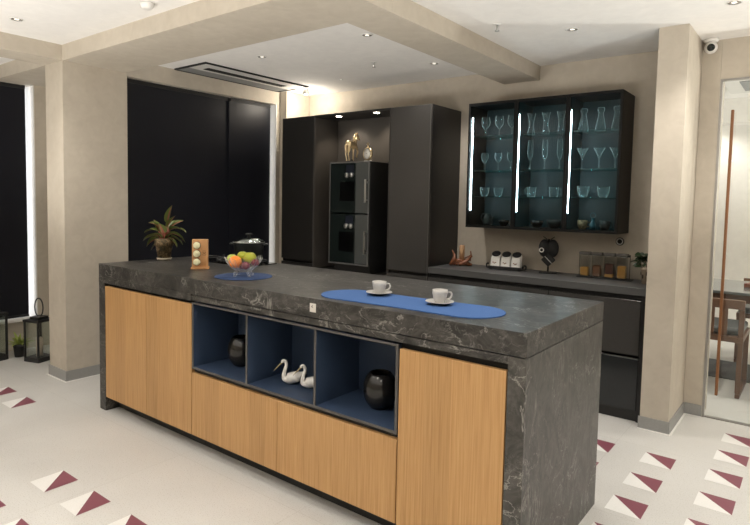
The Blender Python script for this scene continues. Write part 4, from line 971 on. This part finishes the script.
def fill_uplighter(label, loc, en=150):  # added uplighters outside the view, there to brighten the ceiling
    t = thing('added_uplighter', label, 'added fill light', loc, group='added fill uplighters')
    g = G(); g.lathe([(0, 0), (0.14, 0), (0.14, 0.012), (0.02, 0.02), (0, 0.02)]); g.build('base', 'iron', t)
    g = G(); g.cyl((0, 0, 0.02), 0.012, 0.52, 14); g.build('pole', 'iron', t)
    g = G(); g.lathe([(0, 0.52), (0.05, 0.53), (0.13, 0.58), (0.132, 0.58), (0.052, 0.522), (0, 0.512)]); g.build('lamp_shade', 'iron', t)
    g = G(); g.ball((0, 0, 0.565), 0.03); g.build('bulb', 'lamp_soft', t)
    ld = bpy.data.lights.new('uplight_beam', 'SPOT'); ld.energy = en; ld.color = (1.0, 0.96, 0.90); ld.spot_size = math.radians(172); ld.spot_blend = 0.35; ld.shadow_soft_size = 0.12
    lo = bpy.data.objects.new('uplight_beam', ld); C.objects.link(lo); lo.parent = t; lo.location = (0, 0, 0.62); lo.rotation_euler = (PI, 0, 0)
for x, y, lab in ((0.95, 0.7, 'added black fill uplighter behind the viewpoint, right side'), (-1.5, -0.8, 'added black fill uplighter behind the viewpoint, middle'), (-3.7, 0.0, 'added black fill uplighter behind the viewpoint, left side'), (1.2, 2.6, 'added black fill uplighter right of the glass door')):
    fill_uplighter(lab, (x, y, 0), 100 if x < -3 else (62 if x > 0 else 150))
fill_uplighter('added black fill uplighter in the dining room behind the side wall', (1.7, 5.2, 0), 220)  # added to brighten the room beyond the door
for x, y, lab in ((-3.906, 2.518, 'tiny white ceiling lamp beside the left beam'), (-3.258, 3.708, 'tiny white ceiling lamp above the oven niche')):
    t = thing('pin_light', lab, 'ceiling light', (x, y, CEIL), group='tiny ceiling lamps')
    g = G(); g.lathe([(0, -0.004), (0.012, -0.004), (0.018, -0.0004), (0, -0.0004)]); g.build('body', 'white_plastic', t)
    g = G(); g.lathe([(0, -0.006), (0.008, -0.0045), (0, -0.0042)]); g.build('lens', 'lamp_soft', t)
t = thing('surface_lamp', 'small square ceiling lamp in the corner beside the air conditioner', 'ceiling light', (-3.84, 3.885, CEIL))
g = G(); g.box(-0.022, 0.022, -0.022, 0.022, -0.042, -0.0005, 0.003); g.build('body', 'steel', t)
g = G(); g.lathe([(0, -0.046), (0.015, -0.045), (0.016, -0.0425), (0, -0.0425)]); g.build('lens', 'lamp_on', t)
ld = bpy.data.lights.new('corner_light', 'POINT'); ld.energy = 5.0; ld.color = (1.0, 0.9, 0.76); ld.shadow_soft_size = 0.02
lo = bpy.data.objects.new('corner_light', ld); C.objects.link(lo); lo.parent = t; lo.location = (0, 0, -0.11)
for x, y, lab in ((-2.653, 3.382, 'small ceiling sprinkler in front of the ovens'), (-1.518, 3.058, 'small ceiling sprinkler right of the beam')):
    t = thing('sprinkler', lab, 'sprinkler', (x, y, CEIL), group='ceiling sprinklers')
    g = G(); g.lathe([(0, -0.004), (0.020, -0.004), (0.022, -0.0005), (0, -0.0005)], n=20); g.build('cover_plate', 'white_plastic', t)
    g = G(); g.cyl((0, 0, -0.036), 0.005, 0.032, 10); g.cyl((0, 0, -0.040), 0.013, 0.004, 16); g.build('head', 'steel', t)
t = thing('smoke_detector', 'round white smoke detector on the ceiling above the left beam', 'smoke detector', (-2.867, 1.713, CEIL))
g = G(); g.lathe([(0, -0.030), (0.024, -0.030), (0.030, -0.024), (0.036, -0.012), (0.037, -0.0005), (0, -0.0005)]); g.build('body', 'white_plastic', t)
g = G()
for k in range(10):
    a = k * PI / 5; g.box(-0.005, 0.005, -0.0306, -0.0285, -0.022, -0.016, mtx=rzm(a))
g.build('vents', 'black', t)
t = thing('security_camera', 'white dome security camera with black lens above the glass door', 'security camera', (-0.589, 4.040, CEIL))
g = G(); g.lathe([(0, -0.018), (0.036, -0.018), (0.040, -0.012), (0.040, -0.0005), (0, -0.0005)]); g.build('base', 'white_plastic', t)
g = G(); g.ball((0, 0, -0.050), 0.036, n=28); g.build('dome', 'white_plastic', t)
g = G(); m_ = tr(0, 0, -0.050) @ rzm(math.radians(8)) @ rx(math.radians(100)); g.lathe([(0, 0.040), (0.014, 0.0395), (0.021, 0.034), (0.022, 0.026), (0, 0.026)], mtx=m_); g.build('lens', 'oven_glass', t)

# ------------------------------------------------------------------ daylight / evening light from outside
w = bpy.data.worlds.new('world'); S.world = w; w.use_nodes = True
w.node_tree.nodes['Background'].inputs[0].default_value = (0.92, 0.95, 1.0, 1); w.node_tree.nodes['Background'].inputs[1].default_value = 2.2

# ------------------------------------------------------------------ camera
cam = bpy.data.cameras.new('camera'); co = bpy.data.objects.new('camera', cam); C.objects.link(co); S.camera = co
R = ((0.79048, 0.61216, 0.02006), (0.05517, -0.03854, -0.99773), (-0.61000, 0.78979, -0.06424))
m4 = Matrix(((R[0][0], -R[1][0], -R[2][0], 0), (R[0][1], -R[1][1], -R[2][1], 0), (R[0][2], -R[1][2], -R[2][2], 1.3139), (0, 0, 0, 1)))
co.matrix_world = m4
cam.sensor_width = 36; cam.lens = 578.277 / 750 * 36; cam.shift_y = -24.6 / 750; cam.clip_start = 0.05
S.view_settings.view_transform = 'Standard'; S.view_settings.look = 'None'; S.view_settings.gamma = 1; S.view_settings.exposure = 0.36
try: S.view_settings.use_curve_mapping = False
except Exception: pass
S.cycles.max_bounces = 10; S.cycles.diffuse_bounces = 5; S.cycles.glossy_bounces = 4; S.cycles.transparent_max_bounces = 24; S.cycles.sample_clamp_indirect = 12; S.cycles.use_denoising = True
S.cycles.caustics_reflective = False; S.cycles.caustics_refractive = False
